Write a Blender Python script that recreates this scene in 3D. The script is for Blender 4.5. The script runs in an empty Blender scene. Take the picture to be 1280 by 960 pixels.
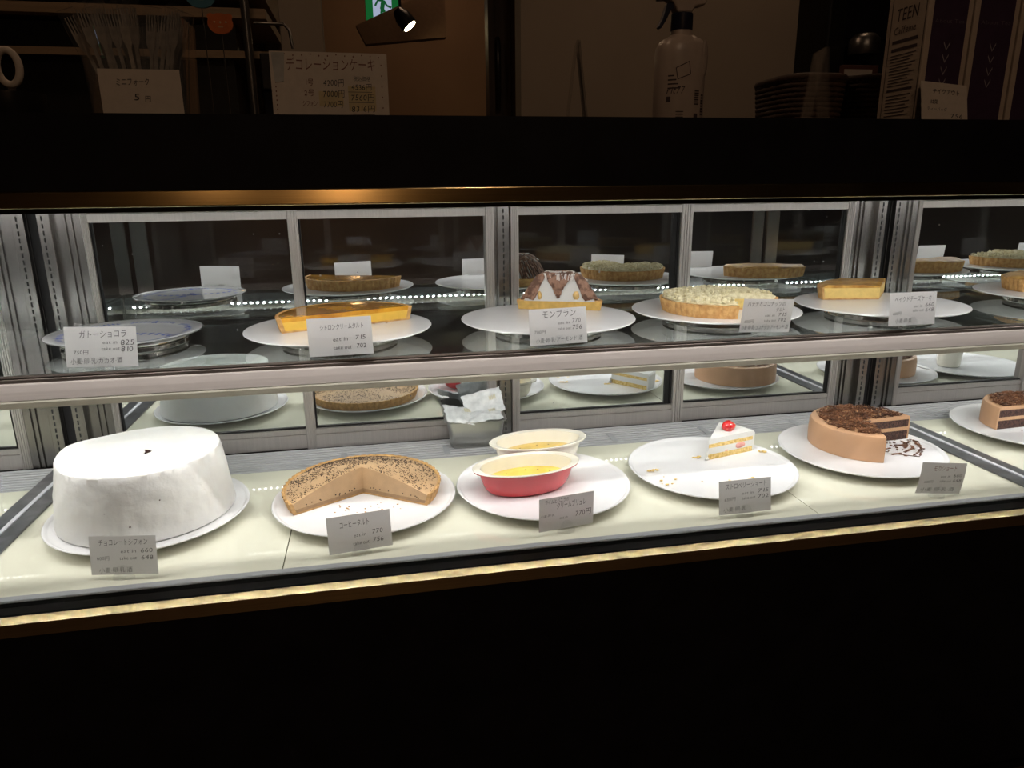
import bpy, bmesh, math, random
from mathutils import Vector, Matrix, noise

PI = math.pi
EYE = 1.08                       # eye height above the shop floor; all z below are given from the eye
SC = bpy.context.scene
COL = SC.collection
rnd = random.Random(7)

# ------------------------------------------------------------------ materials
MATS = {}

def srgb(r, g, b):
    f = lambda c: (c / 255 / 12.92) if c / 255 <= .04045 else ((c / 255 + .055) / 1.055) ** 2.4
    return (f(r), f(g), f(b), 1)

def new_mat(name):
    m = bpy.data.materials.new(name)
    m.use_nodes = True
    nt = m.node_tree
    nt.nodes.clear()
    out = nt.nodes.new('ShaderNodeOutputMaterial')
    return m, nt, out

def tex_coord(nt, scale=(1, 1, 1)):
    tc = nt.nodes.new('ShaderNodeTexCoord')
    mp = nt.nodes.new('ShaderNodeMapping')
    mp.inputs['Scale'].default_value = scale
    nt.links.new(tc.outputs['Object'], mp.inputs['Vector'])
    return mp.outputs['Vector']

def pmat(name, col, rough=.5, metal=0, var=.06, scale=60, stretch=(1, 1, 1), bump=0, bscale=None,
         coat=0, spec=.5, col2=None, detail=3, lo=.35, hi=.65, sss=0, rvar=0):
    """Principled surface whose colour wanders between two tones by a noise texture, with an optional bump."""
    if name in MATS:
        return MATS[name]
    m, nt, out = new_mat(name)
    b = nt.nodes.new('ShaderNodeBsdfPrincipled')
    nt.links.new(b.outputs[0], out.inputs[0])
    v = tex_coord(nt, stretch)
    n = nt.nodes.new('ShaderNodeTexNoise')
    n.inputs['Scale'].default_value = scale
    n.inputs['Detail'].default_value = detail
    nt.links.new(v, n.inputs['Vector'])
    r = nt.nodes.new('ShaderNodeValToRGB')
    r.color_ramp.elements[0].position = lo
    r.color_ramp.elements[1].position = hi
    c1 = [c * (1 - var) for c in col[:3]] + [1]
    c2 = list(col2) if col2 else [min(1, c * (1 + var)) for c in col[:3]] + [1]
    r.color_ramp.elements[0].color = c1
    r.color_ramp.elements[1].color = c2
    nt.links.new(n.outputs[0], r.inputs[0])
    nt.links.new(r.outputs[0], b.inputs['Base Color'])
    b.inputs['Roughness'].default_value = rough
    b.inputs['Metallic'].default_value = metal
    b.inputs['Specular IOR Level'].default_value = spec
    b.inputs['Coat Weight'].default_value = coat
    b.inputs['Coat Roughness'].default_value = .05
    if sss:
        b.inputs['Subsurface Weight'].default_value = sss
        b.inputs['Subsurface Radius'].default_value = (.01, .008, .006)
        b.inputs['Subsurface Scale'].default_value = .4
    if bump:
        n2 = nt.nodes.new('ShaderNodeTexNoise')
        n2.inputs['Scale'].default_value = bscale or scale
        n2.inputs['Detail'].default_value = 4
        nt.links.new(v, n2.inputs['Vector'])
        bp = nt.nodes.new('ShaderNodeBump')
        bp.inputs['Strength'].default_value = bump
        bp.inputs['Distance'].default_value = .002
        nt.links.new(n2.outputs[0], bp.inputs['Height'])
        nt.links.new(bp.outputs[0], b.inputs['Normal'])
    MATS[name] = m
    return m

def emat(name, col, strength):
    m, nt, out = new_mat(name)
    e = nt.nodes.new('ShaderNodeEmission')
    e.inputs[0].default_value = col
    e.inputs[1].default_value = strength
    nt.links.new(e.outputs[0], out.inputs[0])
    MATS[name] = m
    return m

def glass_mat(name, tint=(1, 1, 1, 1), base=.04, haze=0.0, hazecol=(.8, .85, .85, 1)):
    """Thin clear sheet: straight-through transmission plus a Schlick mirror reflection."""
    m, nt, out = new_mat(name)
    N = nt.nodes.new
    lw = N('ShaderNodeLayerWeight'); lw.inputs['Blend'].default_value = .5
    p = N('ShaderNodeMath'); p.operation = 'POWER'; p.inputs[1].default_value = 5
    nt.links.new(lw.outputs['Facing'], p.inputs[0])
    ma = N('ShaderNodeMath'); ma.operation = 'MULTIPLY_ADD'
    ma.inputs[1].default_value = 1 - base; ma.inputs[2].default_value = base
    nt.links.new(p.outputs[0], ma.inputs[0])
    t = N('ShaderNodeBsdfTransparent'); t.inputs[0].default_value = tint
    g = N('ShaderNodeBsdfGlossy'); g.inputs['Roughness'].default_value = 0
    mx = N('ShaderNodeMixShader')
    nt.links.new(ma.outputs[0], mx.inputs[0])
    nt.links.new(t.outputs[0], mx.inputs[1]); nt.links.new(g.outputs[0], mx.inputs[2])
    last = mx
    if haze:
        d = N('ShaderNodeBsdfDiffuse'); d.inputs[0].default_value = hazecol
        m2 = N('ShaderNodeMixShader'); m2.inputs[0].default_value = haze
        nt.links.new(mx.outputs[0], m2.inputs[1]); nt.links.new(d.outputs[0], m2.inputs[2])
        last = m2
    nt.links.new(last.outputs[0], out.inputs[0])
    MATS[name] = m
    return m

def paper_mat(name, col, thru):
    """Thin paper: part of the light scatters back, part glows through from behind."""
    m, nt, out = new_mat(name)
    N = nt.nodes.new
    n = N('ShaderNodeTexNoise'); n.inputs['Scale'].default_value = 260
    nt.links.new(tex_coord(nt), n.inputs['Vector'])
    r = N('ShaderNodeValToRGB')
    r.color_ramp.elements[0].color = [c * .97 for c in col[:3]] + [1]
    r.color_ramp.elements[1].color = col
    nt.links.new(n.outputs[0], r.inputs[0])
    d = N('ShaderNodeBsdfDiffuse'); t = N('ShaderNodeBsdfTranslucent'); mx = N('ShaderNodeMixShader')
    mx.inputs[0].default_value = thru
    nt.links.new(r.outputs[0], d.inputs[0]); nt.links.new(r.outputs[0], t.inputs[0])
    nt.links.new(d.outputs[0], mx.inputs[1]); nt.links.new(t.outputs[0], mx.inputs[2])
    nt.links.new(mx.outputs[0], out.inputs[0])
    MATS[name] = m
    return m

def mirror_mat():
    m, nt, out = new_mat('mirror_glass')
    N = nt.nodes.new
    g = N('ShaderNodeBsdfGlossy'); g.inputs[0].default_value = (.70, .73, .735, 1); g.inputs['Roughness'].default_value = 0
    d = N('ShaderNodeBsdfDiffuse'); d.inputs[0].default_value = (.75, .75, .75, 1)
    v = tex_coord(nt, (1, 1, .8))
    vo = N('ShaderNodeTexVoronoi'); vo.inputs['Scale'].default_value = 42
    nt.links.new(v, vo.inputs['Vector'])
    lt = N('ShaderNodeMath'); lt.operation = 'LESS_THAN'
    # a different size of fleck per cell, most cells empty
    sx = N('ShaderNodeSeparateColor'); nt.links.new(vo.outputs['Color'], sx.inputs[0])
    mr = N('ShaderNodeMapRange'); mr.inputs[1].default_value = .6; mr.inputs[2].default_value = 1
    mr.inputs[3].default_value = 0; mr.inputs[4].default_value = .10
    nt.links.new(sx.outputs[0], mr.inputs[0])
    nt.links.new(vo.outputs['Distance'], lt.inputs[0]); nt.links.new(mr.outputs[0], lt.inputs[1])
    mu = N('ShaderNodeMath'); mu.operation = 'MULTIPLY_ADD'; mu.inputs[1].default_value = .35; mu.inputs[2].default_value = .012
    nt.links.new(lt.outputs[0], mu.inputs[0])
    mx = N('ShaderNodeMixShader')
    nt.links.new(mu.outputs[0], mx.inputs[0]); nt.links.new(g.outputs[0], mx.inputs[1]); nt.links.new(d.outputs[0], mx.inputs[2])
    nt.links.new(mx.outputs[0], out.inputs[0])
    MATS['mirror_glass'] = m
    return m

M_BLACK = pmat('black_laminate', (.011, .011, .0155, 1), .55, var=.2, scale=20, spec=.15)
M_BLACKTRIM = pmat('black_rubber', (.006, .006, .006, 1), .5, var=.2, spec=.3)
M_SILLREFLECT = pmat('brown_reflection', (.009, .006, .0055, 1), .7, var=.1, spec=.2)
M_SILL = pmat('matt_black_sill', (.0018, .0015, .0016, 1), .8, var=.1, spec=.1)
M_BRASS = pmat('satin_brass', (.70, .55, .30, 1), .17, metal=1, var=.08, scale=8, stretch=(1, 60, 60))
M_STEEL = pmat('brushed_steel', (.26, .25, .238, 1), .27, metal=1, var=.03, scale=6, stretch=(60, 60, 1))
M_ALU = pmat('satin_aluminium', (.46, .435, .41, 1), .38, metal=.75, var=.05, scale=8, stretch=(60, 60, 1))
M_ALUX = pmat('satin_aluminium_rail', (.46, .43, .41, 1), .40, metal=.75, var=.05, scale=8, stretch=(1, 60, 60))
M_FRONT = pmat('pale_anodised_profile', (.74, .665, .625, 1), .45, metal=.1, var=.03, scale=8, stretch=(1, 60, 60))
M_SHELFDARK = pmat('dark_anodised_trim', (.13, .105, .09, 1), .4, metal=.5, var=.12, scale=8, stretch=(1, 80, 80))
M_DIFFUSER = pmat('cream_plastic', (.80, .775, .65, 1), .45, var=.03)
M_TRAY = pmat('cream_tray', (.76, .755, .62, 1), .015, var=.015, scale=5, spec=.5)
M_GREYEDGE = pmat('grey_edge_strip', (.34, .355, .37, 1), .5, metal=.1, var=.05, scale=8, stretch=(1, 60, 60))
M_GRILLE = pmat('ribbed_aluminium', (.40, .405, .415, 1), .5, metal=.4, var=.08, scale=10, stretch=(1, 40, 40))
M_DIVIDER = pmat('grey_divider', (.16, .165, .175, 1), .3, metal=.6, var=.2, scale=40)
M_WHITELINE = pmat('pale_strip', (.62, .63, .67, 1), .4, var=.03)
M_SLOT = pmat('slot_dark', (.01, .01, .011, 1), .6, var=.1)
M_CEILIN = pmat('case_ceiling', (.62, .62, .60, 1), .5, var=.03)
M_GLASS = glass_mat('clear_glass')
M_SHELFGLASS = glass_mat('shelf_glass', (.93, .965, .955, 1), .05)
M_ACRYLIC = glass_mat('clear_acrylic', (1, 1, 1, 1), .035, haze=.012)
M_MIRROR = mirror_mat()
M_LED = emat('led_white', (1, .98, .955, 1), 500)
M_LEDTOP = emat('led_white_top', (1, .98, .955, 1), 425)
M_PLATE = pmat('white_melamine', (.80, .80, .81, 1), .22, var=.01, scale=20)
M_PORCELAIN = pmat('white_porcelain', (.78, .79, .82, 1), .08, var=.02, scale=20, coat=.5)
M_BLUE = pmat('cobalt_underglaze', (.20, .245, .56, 1), .2, var=.35, scale=90)
M_RIM = pmat('silver_rim', (.42, .42, .43, 1), .25, metal=.8)
M_TURN = pmat('polished_steel', (.58, .56, .53, 1), .12, metal=1, var=.05, scale=10)
M_PAPER = paper_mat('card_paper', (.80, .79, .79, 1), .5)
M_PENCIL = pmat('pencil_grey', (.045, .045, .05, 1), .6, var=.2)
M_INK = pmat('black_ink', (.018, .018, .02, 1), .5, var=.2)
M_CREAM = pmat('whipped_cream', (.74, .735, .705, 1), .5, var=.02, scale=40, bump=.6, bscale=70, sss=.12)
M_CRUST = pmat('golden_crust', (.60, .31, .10, 1), .7, var=.12, scale=120, col2=(.74, .45, .17, 1), bump=.5, bscale=300)
M_CRUSTPALE = pmat('pale_crust', (.50, .29, .11, 1), .75, var=.2, scale=120, bump=.5, bscale=300)
M_GLAZE = pmat('amber_glaze', (.60, .23, .015, 1), .14, var=.25, scale=26, col2=(.85, .42, .04, 1), coat=.5)
M_LEMON = pmat('lemon_cream', (.86, .53, .075, 1), .4, var=.05, scale=60)
M_COFFEE = pmat('coffee_cream', (.50, .325, .17, 1), .5, var=.06, scale=60)
M_COFFEECUT = pmat('coffee_cream_cut', (.50, .315, .155, 1), .6, var=.10, scale=150, bump=.3, bscale=300)
M_GANACHE = pmat('coffee_ganache', (.33, .20, .10, 1), .5, var=.1, scale=90)
M_SPECK = pmat('coffee_grounds', (.05, .03, .02, 1), .7, var=.3)
M_CUSTARD = pmat('set_custard', (.86, .60, .06, 1), .25, var=.07, scale=40, col2=(.90, .70, .10, 1), coat=.3)
M_CUSTARD_DULL = pmat('set_custard_baked', (.70, .47, .07, 1), .3, var=.12, scale=40, coat=.2)
M_RED = pmat('red_enamel', (.60, .045, .055, 1), .18, var=.04, scale=20, coat=.5)
M_STONE = pmat('ivory_stoneware', (.79, .75, .64, 1), .2, var=.03, scale=30, coat=.4)
M_SPONGE = pmat('yellow_sponge', (.80, .52, .13, 1), .8, var=.25, scale=220, col2=(.90, .68, .28, 1), bump=.6, bscale=400)
M_BERRY = pmat('strawberry_skin', (.62, .02, .025, 1), .25, var=.25, scale=80, coat=.3)
M_BERRYCUT = pmat('strawberry_flesh', (.86, .30, .24, 1), .4, var=.3, scale=60, col2=(.92, .55, .48, 1))
M_SEED = pmat('strawberry_seed', (.75, .5, .15, 1), .5)
M_MOCHA = pmat('mocha_frosting', (.52, .30, .165, 1), .5, var=.03, scale=40, bump=.15, bscale=60)
M_MOCHACREAM = pmat('mocha_filling', (.56, .33, .18, 1), .6, var=.05, scale=90, bump=.3, bscale=250)
M_CHOCO = pmat('chocolate_sponge', (.045, .018, .014, 1), .85, var=.45, scale=260, col2=(.10, .045, .032, 1), bump=.8, bscale=420)
M_SHAVE = pmat('chocolate_shavings', (.10, .035, .018, 1), .4, var=.5, scale=30, col2=(.22, .095, .045, 1))
M_CRUMBLE = pmat('coconut_crumble', (.82, .72, .42, 1), .8, var=.2, scale=130, col2=(.90, .84, .60, 1), bump=.6, bscale=300)
M_BANANA = pmat('banana_custard', (.80, .60, .20, 1), .5, var=.1, scale=90)
M_ALMOND = pmat('almond_filling', (.66, .42, .11, 1), .7, var=.12, scale=90, bump=.3, bscale=250)
M_CHEESE = pmat('baked_cheese', (.86, .62, .20, 1), .55, var=.06, scale=90, bump=.3, bscale=250)
M_CHEESETOP = pmat('browned_skin', (.66, .29, .045, 1), .35, var=.3, scale=38, col2=(.82, .48, .10, 1), coat=.2)
M_CHESTNUT = pmat('chestnut_cream', (.21, .10, .06, 1), .5, var=.35, scale=110, col2=(.38, .215, .145, 1), lo=.42, hi=.58)
M_SUGAR = pmat('powdered_sugar', (.78, .74, .70, 1), .8, var=.05)
M_NUT = pmat('candied_chestnut', (.66, .44, .16, 1), .4, var=.2, scale=90)
M_TIN = pmat('stainless_tin', (.52, .52, .49, 1), .3, metal=.9, var=.06, scale=12)
M_POUCH = pmat('ice_pouch_film', (.60, .63, .64, 1), .3, var=.12, scale=70, col2=(.72, .74, .74, 1), bump=.5, bscale=90, coat=.3)
M_POUCHPRINT = pmat('pouch_print', (.55, .50, .28, 1), .4, var=.1)
# counter top and room
M_COUNTERCARD = pmat('cream_card', (.66, .58, .50, 1), .7, var=.03, scale=100)
M_FORK = pmat('wrapped_fork', (.30, .27, .24, 1), .25, var=.25, scale=60, coat=.4)
M_REDBROWN = pmat('red_brown_marker', (.20, .07, .04, 1), .6, var=.1)
M_YELLOWPEN = pmat('yellow_highlight', (.60, .49, .28, 1), .7, var=.1)
M_TAPE = pmat('glossy_tape', (.52, .52, .50, 1), .1, var=.1, coat=1)
M_BOTTLE = pmat('bottle_plastic', (.55, .45, .38, 1), .35, var=.03)
M_NAVY = pmat('navy_plastic', (.02, .022, .05, 1), .35, var=.1)
M_PRINTDARK = pmat('printed_dark', (.07, .045, .045, 1), .6, var=.1)
M_WICKER = pmat('dark_wicker', (.065, .035, .022, 1), .6, var=.4, scale=60, stretch=(1, 1, 4), bump=.6)
M_CARTON = pmat('cream_carton', (.55, .45, .36, 1), .6, var=.04)
M_PURPLE = pmat('deep_purple_print', (.055, .028, .060, 1), .5, var=.1)
M_CHEVRON = pmat('white_print', (.36, .34, .34, 1), .5, var=.05)
M_WOODDARK = pmat('dark_wood', (.05, .028, .018, 1), .45, var=.35, scale=5, stretch=(12, 12, 1))
M_WOODPALE = pmat('pale_shelf_board', (.30, .21, .13, 1), .5, var=.12, scale=6, stretch=(1, 14, 14))
M_DARKMETAL = pmat('dark_metal', (.03, .03, .032, 1), .35, metal=.5, var=.1)
M_CHROME = pmat('chrome_wire', (.20, .19, .18, 1), .35, metal=.9)
M_BEARORANGE = pmat('orange_foam', (.58, .13, .02, 1), .6, var=.08)
M_BEARBLUE = pmat('teal_foam', (.04, .17, .24, 1), .6, var=.08)
M_GREEN = emat('exit_green', (.015, .22, .05, 1), .42)
M_EXITWHITE = emat('exit_white', (.62, .70, .95, 1), .55)
M_EXITMAN = emat('exit_figure', (.015, .16, .045, 1), .42)
M_WARMBULB = emat('warm_bulb', (1, .55, .24, 1), 62)
M_FRONTFILL = emat('front_fill_face', (1, .70, .47, 1), 110)  # face of the added customer-side fill lamp
M_SPOTBULB = emat('spot_lamp_face', (1, .78, .42, 1), 22)
M_DOWN = emat('downlight_face', (1, .66, .42, 1), 32)
M_PLASTER = pmat('warm_plaster', (.34, .21, .12, 1), .85, var=.05, scale=3, bump=.1)
M_PLASTERGREY = pmat('grey_plaster', (.36, .30, .24, 1), .85, var=.04, scale=3, bump=.1)
M_FLOOR = pmat('floor_boards', (.07, .045, .03, 1), .5, var=.25, scale=4, stretch=(1, 10, 1))
M_CEIL = pmat('room_ceiling', (.12, .10, .085, 1), .9, var=.03, scale=4)

# ------------------------------------------------------------------ objects
def thing(name, label, cat, loc, rot=(0, 0, 0), group=None, mode='XYZ'):
    o = bpy.data.objects.new(name, None)
    COL.objects.link(o)
    o.empty_display_size = .05
    o.rotation_mode = mode
    o.location = (loc[0], loc[1], loc[2] + EYE)
    o.rotation_euler = rot
    o['label'] = label
    o['category'] = cat
    if group:
        o['group'] = group
    return o

def finish(bm, smooth=40):
    bmesh.ops.remove_doubles(bm, verts=bm.verts, dist=1e-6)
    bmesh.ops.dissolve_degenerate(bm, dist=1e-7, edges=bm.edges)
    bmesh.ops.recalc_face_normals(bm, faces=bm.faces)

def part(name, bm, mat, parent=None, smooth=40, bevel=0, clean=True, label=None):
    if clean:
        finish(bm)
    me = bpy.data.meshes.new(name)
    bm.to_mesh(me)
    bm.free()
    mats = mat if isinstance(mat, (list, tuple)) else [mat]
    for m in mats:
        me.materials.append(m)
    o = bpy.data.objects.new(name, me)
    COL.objects.link(o)
    if smooth:
        me.shade_smooth()
        me.set_sharp_from_angle(angle=math.radians(smooth))
    if bevel:
        b = o.modifiers.new('bevel', 'BEVEL')
        b.width = bevel; b.segments = 3; b.limit_method = 'ANGLE'
    if parent:
        o.parent = parent
    if label:
        o['label'] = label
    return o

def struct(name, bm, mat, smooth=0):
    o = part(name, bm, mat, None, smooth)
    o['kind'] = 'structure'
    return o

def solo(name, label, cat, bm, mat, loc=(0, 0, 0), rot=(0, 0, 0), group=None, kind=None, smooth=40, bevel=0):
    o = part(name, bm, mat, None, smooth, bevel)
    o.location = (loc[0], loc[1], loc[2] + EYE)
    o.rotation_euler = rot
    o['label'] = label; o['category'] = cat
    if group: o['group'] = group
    if kind: o['kind'] = kind
    return o

def dup(root, loc, label, group=None, rotz=None):
    """A copy of a thing with copies of its parts and sub-parts."""
    r = root.copy(); COL.objects.link(r)
    r.location = (loc[0], loc[1], loc[2] + EYE)
    if rotz is not None:
        r.rotation_euler = (0, 0, rotz)
    r['label'] = label
    if group: r['group'] = group
    for ch in list(root.children):
        c = ch.copy(); COL.objects.link(c); c.parent = r
        for g in ch.children:
            d = g.copy(); COL.objects.link(d); d.parent = c
    return r

# ------------------------------------------------------------------ mesh helpers
def box(bm, x0, x1, y0, y1, z0, z1):
    v = [bm.verts.new(p) for p in ((x0, y0, z0), (x1, y0, z0), (x1, y1, z0), (x0, y1, z0),
                                   (x0, y0, z1), (x1, y0, z1), (x1, y1, z1), (x0, y1, z1))]
    for f in ((0, 3, 2, 1), (4, 5, 6, 7), (0, 1, 5, 4), (1, 2, 6, 5), (2, 3, 7, 6), (3, 0, 4, 7)):
        bm.faces.new([v[i] for i in f])

def B(*boxes):
    bm = bmesh.new()
    for b in boxes:
        box(bm, *b)
    return bm

def prism_x(bm, prof, x0, x1):
    a = [bm.verts.new((x0, y, z)) for y, z in prof]
    b = [bm.verts.new((x1, y, z)) for y, z in prof]
    n = len(prof)
    for i in range(n):
        bm.faces.new((a[i], a[(i + 1) % n], b[(i + 1) % n], b[i]))
    bm.faces.new(a[::-1]); bm.faces.new(b)

def prism_z(bm, prof, z0, z1):
    a = [bm.verts.new((x, y, z0)) for x, y in prof]
    b = [bm.verts.new((x, y, z1)) for x, y in prof]
    n = len(prof)
    for i in range(n):
        bm.faces.new((a[i], a[(i + 1) % n], b[(i + 1) % n], b[i]))
    bm.faces.new(a[::-1]); bm.faces.new(b)

def prism_y(bm, prof, y0, y1):
    a = [bm.verts.new((x, y0, z)) for x, z in prof]
    b = [bm.verts.new((x, y1, z)) for x, z in prof]
    n = len(prof)
    for i in range(n):
        bm.faces.new((a[i], a[(i + 1) % n], b[(i + 1) % n], b[i]))
    bm.faces.new(a[::-1]); bm.faces.new(b)

def sweep(bm, prof, a0=0, a1=2 * PI, n=96, rmod=None, closed=True, cap=True, sx=1, sy=1):
    """Turn a closed (r, z) outline about the z axis from a0 to a1; both ends are capped when it is not a full turn."""
    full = abs(a1 - a0) > 2 * PI - 1e-6
    m = n if full else n + 1
    rings = []
    for i in range(m):
        a = a0 + (a1 - a0) * i / n
        ring = []
        for k, (r, z) in enumerate(prof):
            rr, zz = (r, z)
            if rmod:
                rr, zz = rmod(a, r, z, k)
            ring.append(bm.verts.new((rr * math.cos(a) * sx, rr * math.sin(a) * sy, zz)))
        rings.append(ring)
    L = len(prof)
    for i in range(n):
        A, C = rings[i], rings[(i + 1) % m]
        for k in range(L if closed else L - 1):
            q = (A[k], A[(k + 1) % L], C[(k + 1) % L], C[k])
            if prof[k][0] == 0 and prof[(k + 1) % L][0] == 0:
                continue
            try:
                bm.faces.new(q)
            except ValueError:
                pass
    if not full and cap:
        bm.faces.new(rings[0]); bm.faces.new(rings[-1][::-1])

def S(prof, **k):
    bm = bmesh.new(); sweep(bm, prof, **k); return bm

def tube(bm, pts, r, n=8, cap=True):
    pts = [Vector(p) for p in pts]
    rs = r if isinstance(r, (list, tuple)) else [r] * len(pts)
    rings = []
    prev = None
    for i, p in enumerate(pts):
        t = (pts[min(i + 1, len(pts) - 1)] - pts[max(i - 1, 0)]).normalized()
        ref = prev if prev else (Vector((0, 0, 1)) if abs(t.z) < .9 else Vector((1, 0, 0)))
        u = (ref - t * ref.dot(t)).normalized()
        prev = u
        w = t.cross(u)
        rings.append([bm.verts.new(p + (u * math.cos(2 * PI * k / n) + w * math.sin(2 * PI * k / n)) * rs[i]) for k in range(n)])
    for i in range(len(pts) - 1):
        for k in range(n):
            bm.faces.new((rings[i][k], rings[i][(k + 1) % n], rings[i + 1][(k + 1) % n], rings[i + 1][k]))
    if cap:
        bm.faces.new(rings[0][::-1]); bm.faces.new(rings[-1])

def blob(bm, c, r, sub=1, jit=.25, seed=0, flat=1, rot=None):
    d = bmesh.ops.create_icosphere(bm, subdivisions=sub, radius=1)
    for v in d['verts']:
        k = 1 + jit * noise.noise(v.co * 1.7 + Vector((seed * 3.1, seed * 1.7, seed)))
        p = v.co * k
        if isinstance(r, (tuple, list)):
            p = Vector((p.x * r[0], p.y * r[1], p.z * r[2]))
        else:
            p = Vector((p.x * r, p.y * r, p.z * r * flat))
        if rot:
            p = rot @ p
        v.co = p + Vector(c)

def flake(bm, c, l, w, t, rz, tilt=0):
    M = Matrix.Translation(c) @ Matrix.Rotation(rz, 4, 'Z') @ Matrix.Rotation(tilt, 4, 'Y')
    v = [bm.verts.new(M @ Vector((sx * l * kx, sy * w * ky, sz * t))) for sz in (-.5, .5)
         for sx, sy, kx, ky in ((-.5, -.5, 1, .6), (.5, -.5, .8, 1), (.5, .5, 1, .7), (-.5, .5, .9, 1))]
    for f in ((0, 3, 2, 1), (4, 5, 6, 7), (0, 1, 5, 4), (1, 2, 6, 5), (2, 3, 7, 6), (3, 0, 4, 7)):
        bm.faces.new([v[i] for i in f])

def rounded_rect(w, h, r, n=5):
    out = []
    for cx, cy, a in ((w / 2 - r, h / 2 - r, 0), (-w / 2 + r, h / 2 - r, 90), (-w / 2 + r, -h / 2 + r, 180), (w / 2 - r, -h / 2 + r, 270)):
        for i in range(n + 1):
            t = math.radians(a + 90 * i / n)
            out.append((cx + r * math.cos(t), cy + r * math.sin(t)))
    return out

# ------------------------------------------------------------------ hand lettering
_fc = bpy.data.curves.new('lettering', 'FONT')
_fc.resolution_u = 2
_fo = bpy.data.objects.new('lettering', _fc)
COL.objects.link(_fo)
_gl = {}

def glyph(ch, thin):
    key = (ch, thin)
    if key in _gl:
        return _gl[key]
    _fc.body = ch; _fc.size = 1; _fc.offset = -thin
    dg = bpy.context.evaluated_depsgraph_get(); dg.update()
    me = bpy.data.meshes.new_from_object(_fo.evaluated_get(dg))
    vs = [v.co.copy() for v in me.vertices]
    fs = [tuple(p.vertices) for p in me.polygons]
    bpy.data.meshes.remove(me)
    wide = ord(ch) > 0x2000
    adv = 1.0 if wide else ((max(v.x for v in vs) + .07) if vs else .3)
    _gl[key] = (vs, fs, adv)
    return _gl[key]

def write(bm, text, x0, x1, zb, h, plane, thin=.012, jit=.05, shear=.08, seed=1):
    """Letters between x0 and x1 on baseline zb, h tall; plane(x, z) gives the 3-D point on the sheet."""
    R = random.Random(seed * 91 + len(text))
    gs = [glyph(c, thin) for c in text]
    tot = sum(g[2] for g in gs)
    kx = (x1 - x0) / tot
    kz = h / .8
    x = 0
    for (vs, fs, adv) in gs:
        a = (R.random() - .5) * 2 * jit
        dz = (R.random() - .5) * jit
        cs, sn = math.cos(a), math.sin(a)
        nv = []
        for v in vs:
            px, pz = v.x - adv / 2, v.y - .35
            qx, qz = px * cs - pz * sn + shear * pz, px * sn + pz * cs
            nv.append(bm.verts.new(plane(x0 + (x + adv / 2 + qx) * kx, zb + (qz + .35 + dz) * kz)))
        for f in fs:
            try:
                bm.faces.new([nv[i] for i in f])
            except ValueError:
                pass
        x += adv

# ------------------------------------------------------------------ room shell
Z0 = -EYE
struct('floor', B((-3.2, 4.4, -3.6, 4.3, 0 - .05, 0)), M_FLOOR)
struct('ceiling', B((-3.2, 4.4, -3.6, 4.3, 2.6, 2.65)), M_CEIL)
struct('wall_back', B((-3.2, 4.4, 4.3, 4.4, 0, 2.6)), M_PLASTER)
struct('wall_front', B((-3.2, 4.4, -3.7, -3.6, 0, 2.6)), pmat('dark_wall_paint', (.11, .085, .065, 1), .9, var=.1, scale=3))
struct('wall_left', B((-3.3, -3.2, -3.6, 4.3, 0, 2.6)), M_CEIL)
struct('wall_right', B((4.4, 4.5, -3.6, 4.3, 0, 2.6)), M_CEIL)
struct('wall_inner_right', B((.535, 1.86, 2.6, 2.7, 0, 2.6)), M_PLASTERGREY)
struct('wall_inner_left', B((-3.2, -.117, 2.5, 2.6, 0, 2.6)), M_PLASTERGREY)
# dark timber door frame between the two inner walls
bm = B((.484, .508, 2.98, 3.06, 0, 2.6), (.575, .612, 2.98, 3.06, 0, 2.6), (.508, .575, 3.0, 3.03, 0, 2.6))
struct('door_1', bm, M_WOODDARK)
bm = bmesh.new()
tube(bm, [(.52, 2.975, 1.08 + .30), (.519, 2.955, 1.08 + .36), (.518, 2.945, 1.08 + .45), (.519, 2.955, 1.08 + .54), (.52, 2.975, 1.08 + .56)], .009, 8)
dh = part('door_handle', bm, M_DARKMETAL, None)
dh.parent = bpy.data.objects['door_1']
# guessed sloping board over the exit sign's lower edge, toned like the wall
bm = bmesh.new()
prism_y(bm, [(-.02, EYE + .740), (.40, EYE + .925), (.40, EYE + .70), (.02, EYE + .66)], 3.72, 3.78)
struct('trim_1', bm, pmat('wall_toned_timber', (.27, .165, .095, 1), .8))

# ------------------------------------------------------------------ display case
CASE_X0, CASE_X1 = -2.30, 2.90
ZF = -.5156                       # top of the cream trays
MY = 1.453                        # mirror plane
CENTRES = (-.600, 1.123)          # joints between the three case bays

case = thing('display_case', 'long black cake display case with brass edging and a lit glass front', 'display case', (.3, 1.2, Z0))

def cpart(name, bm, mat, smooth=0, bevel=0, parent=None, label=None):
    """A part of the case: coordinates are given from the eye and shifted into the case."""
    bmesh.ops.translate(bm, verts=bm.verts, vec=(-.3, -1.2, EYE))
    return part(name, bm, mat, parent or case, smooth, bevel, label=label)

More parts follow.
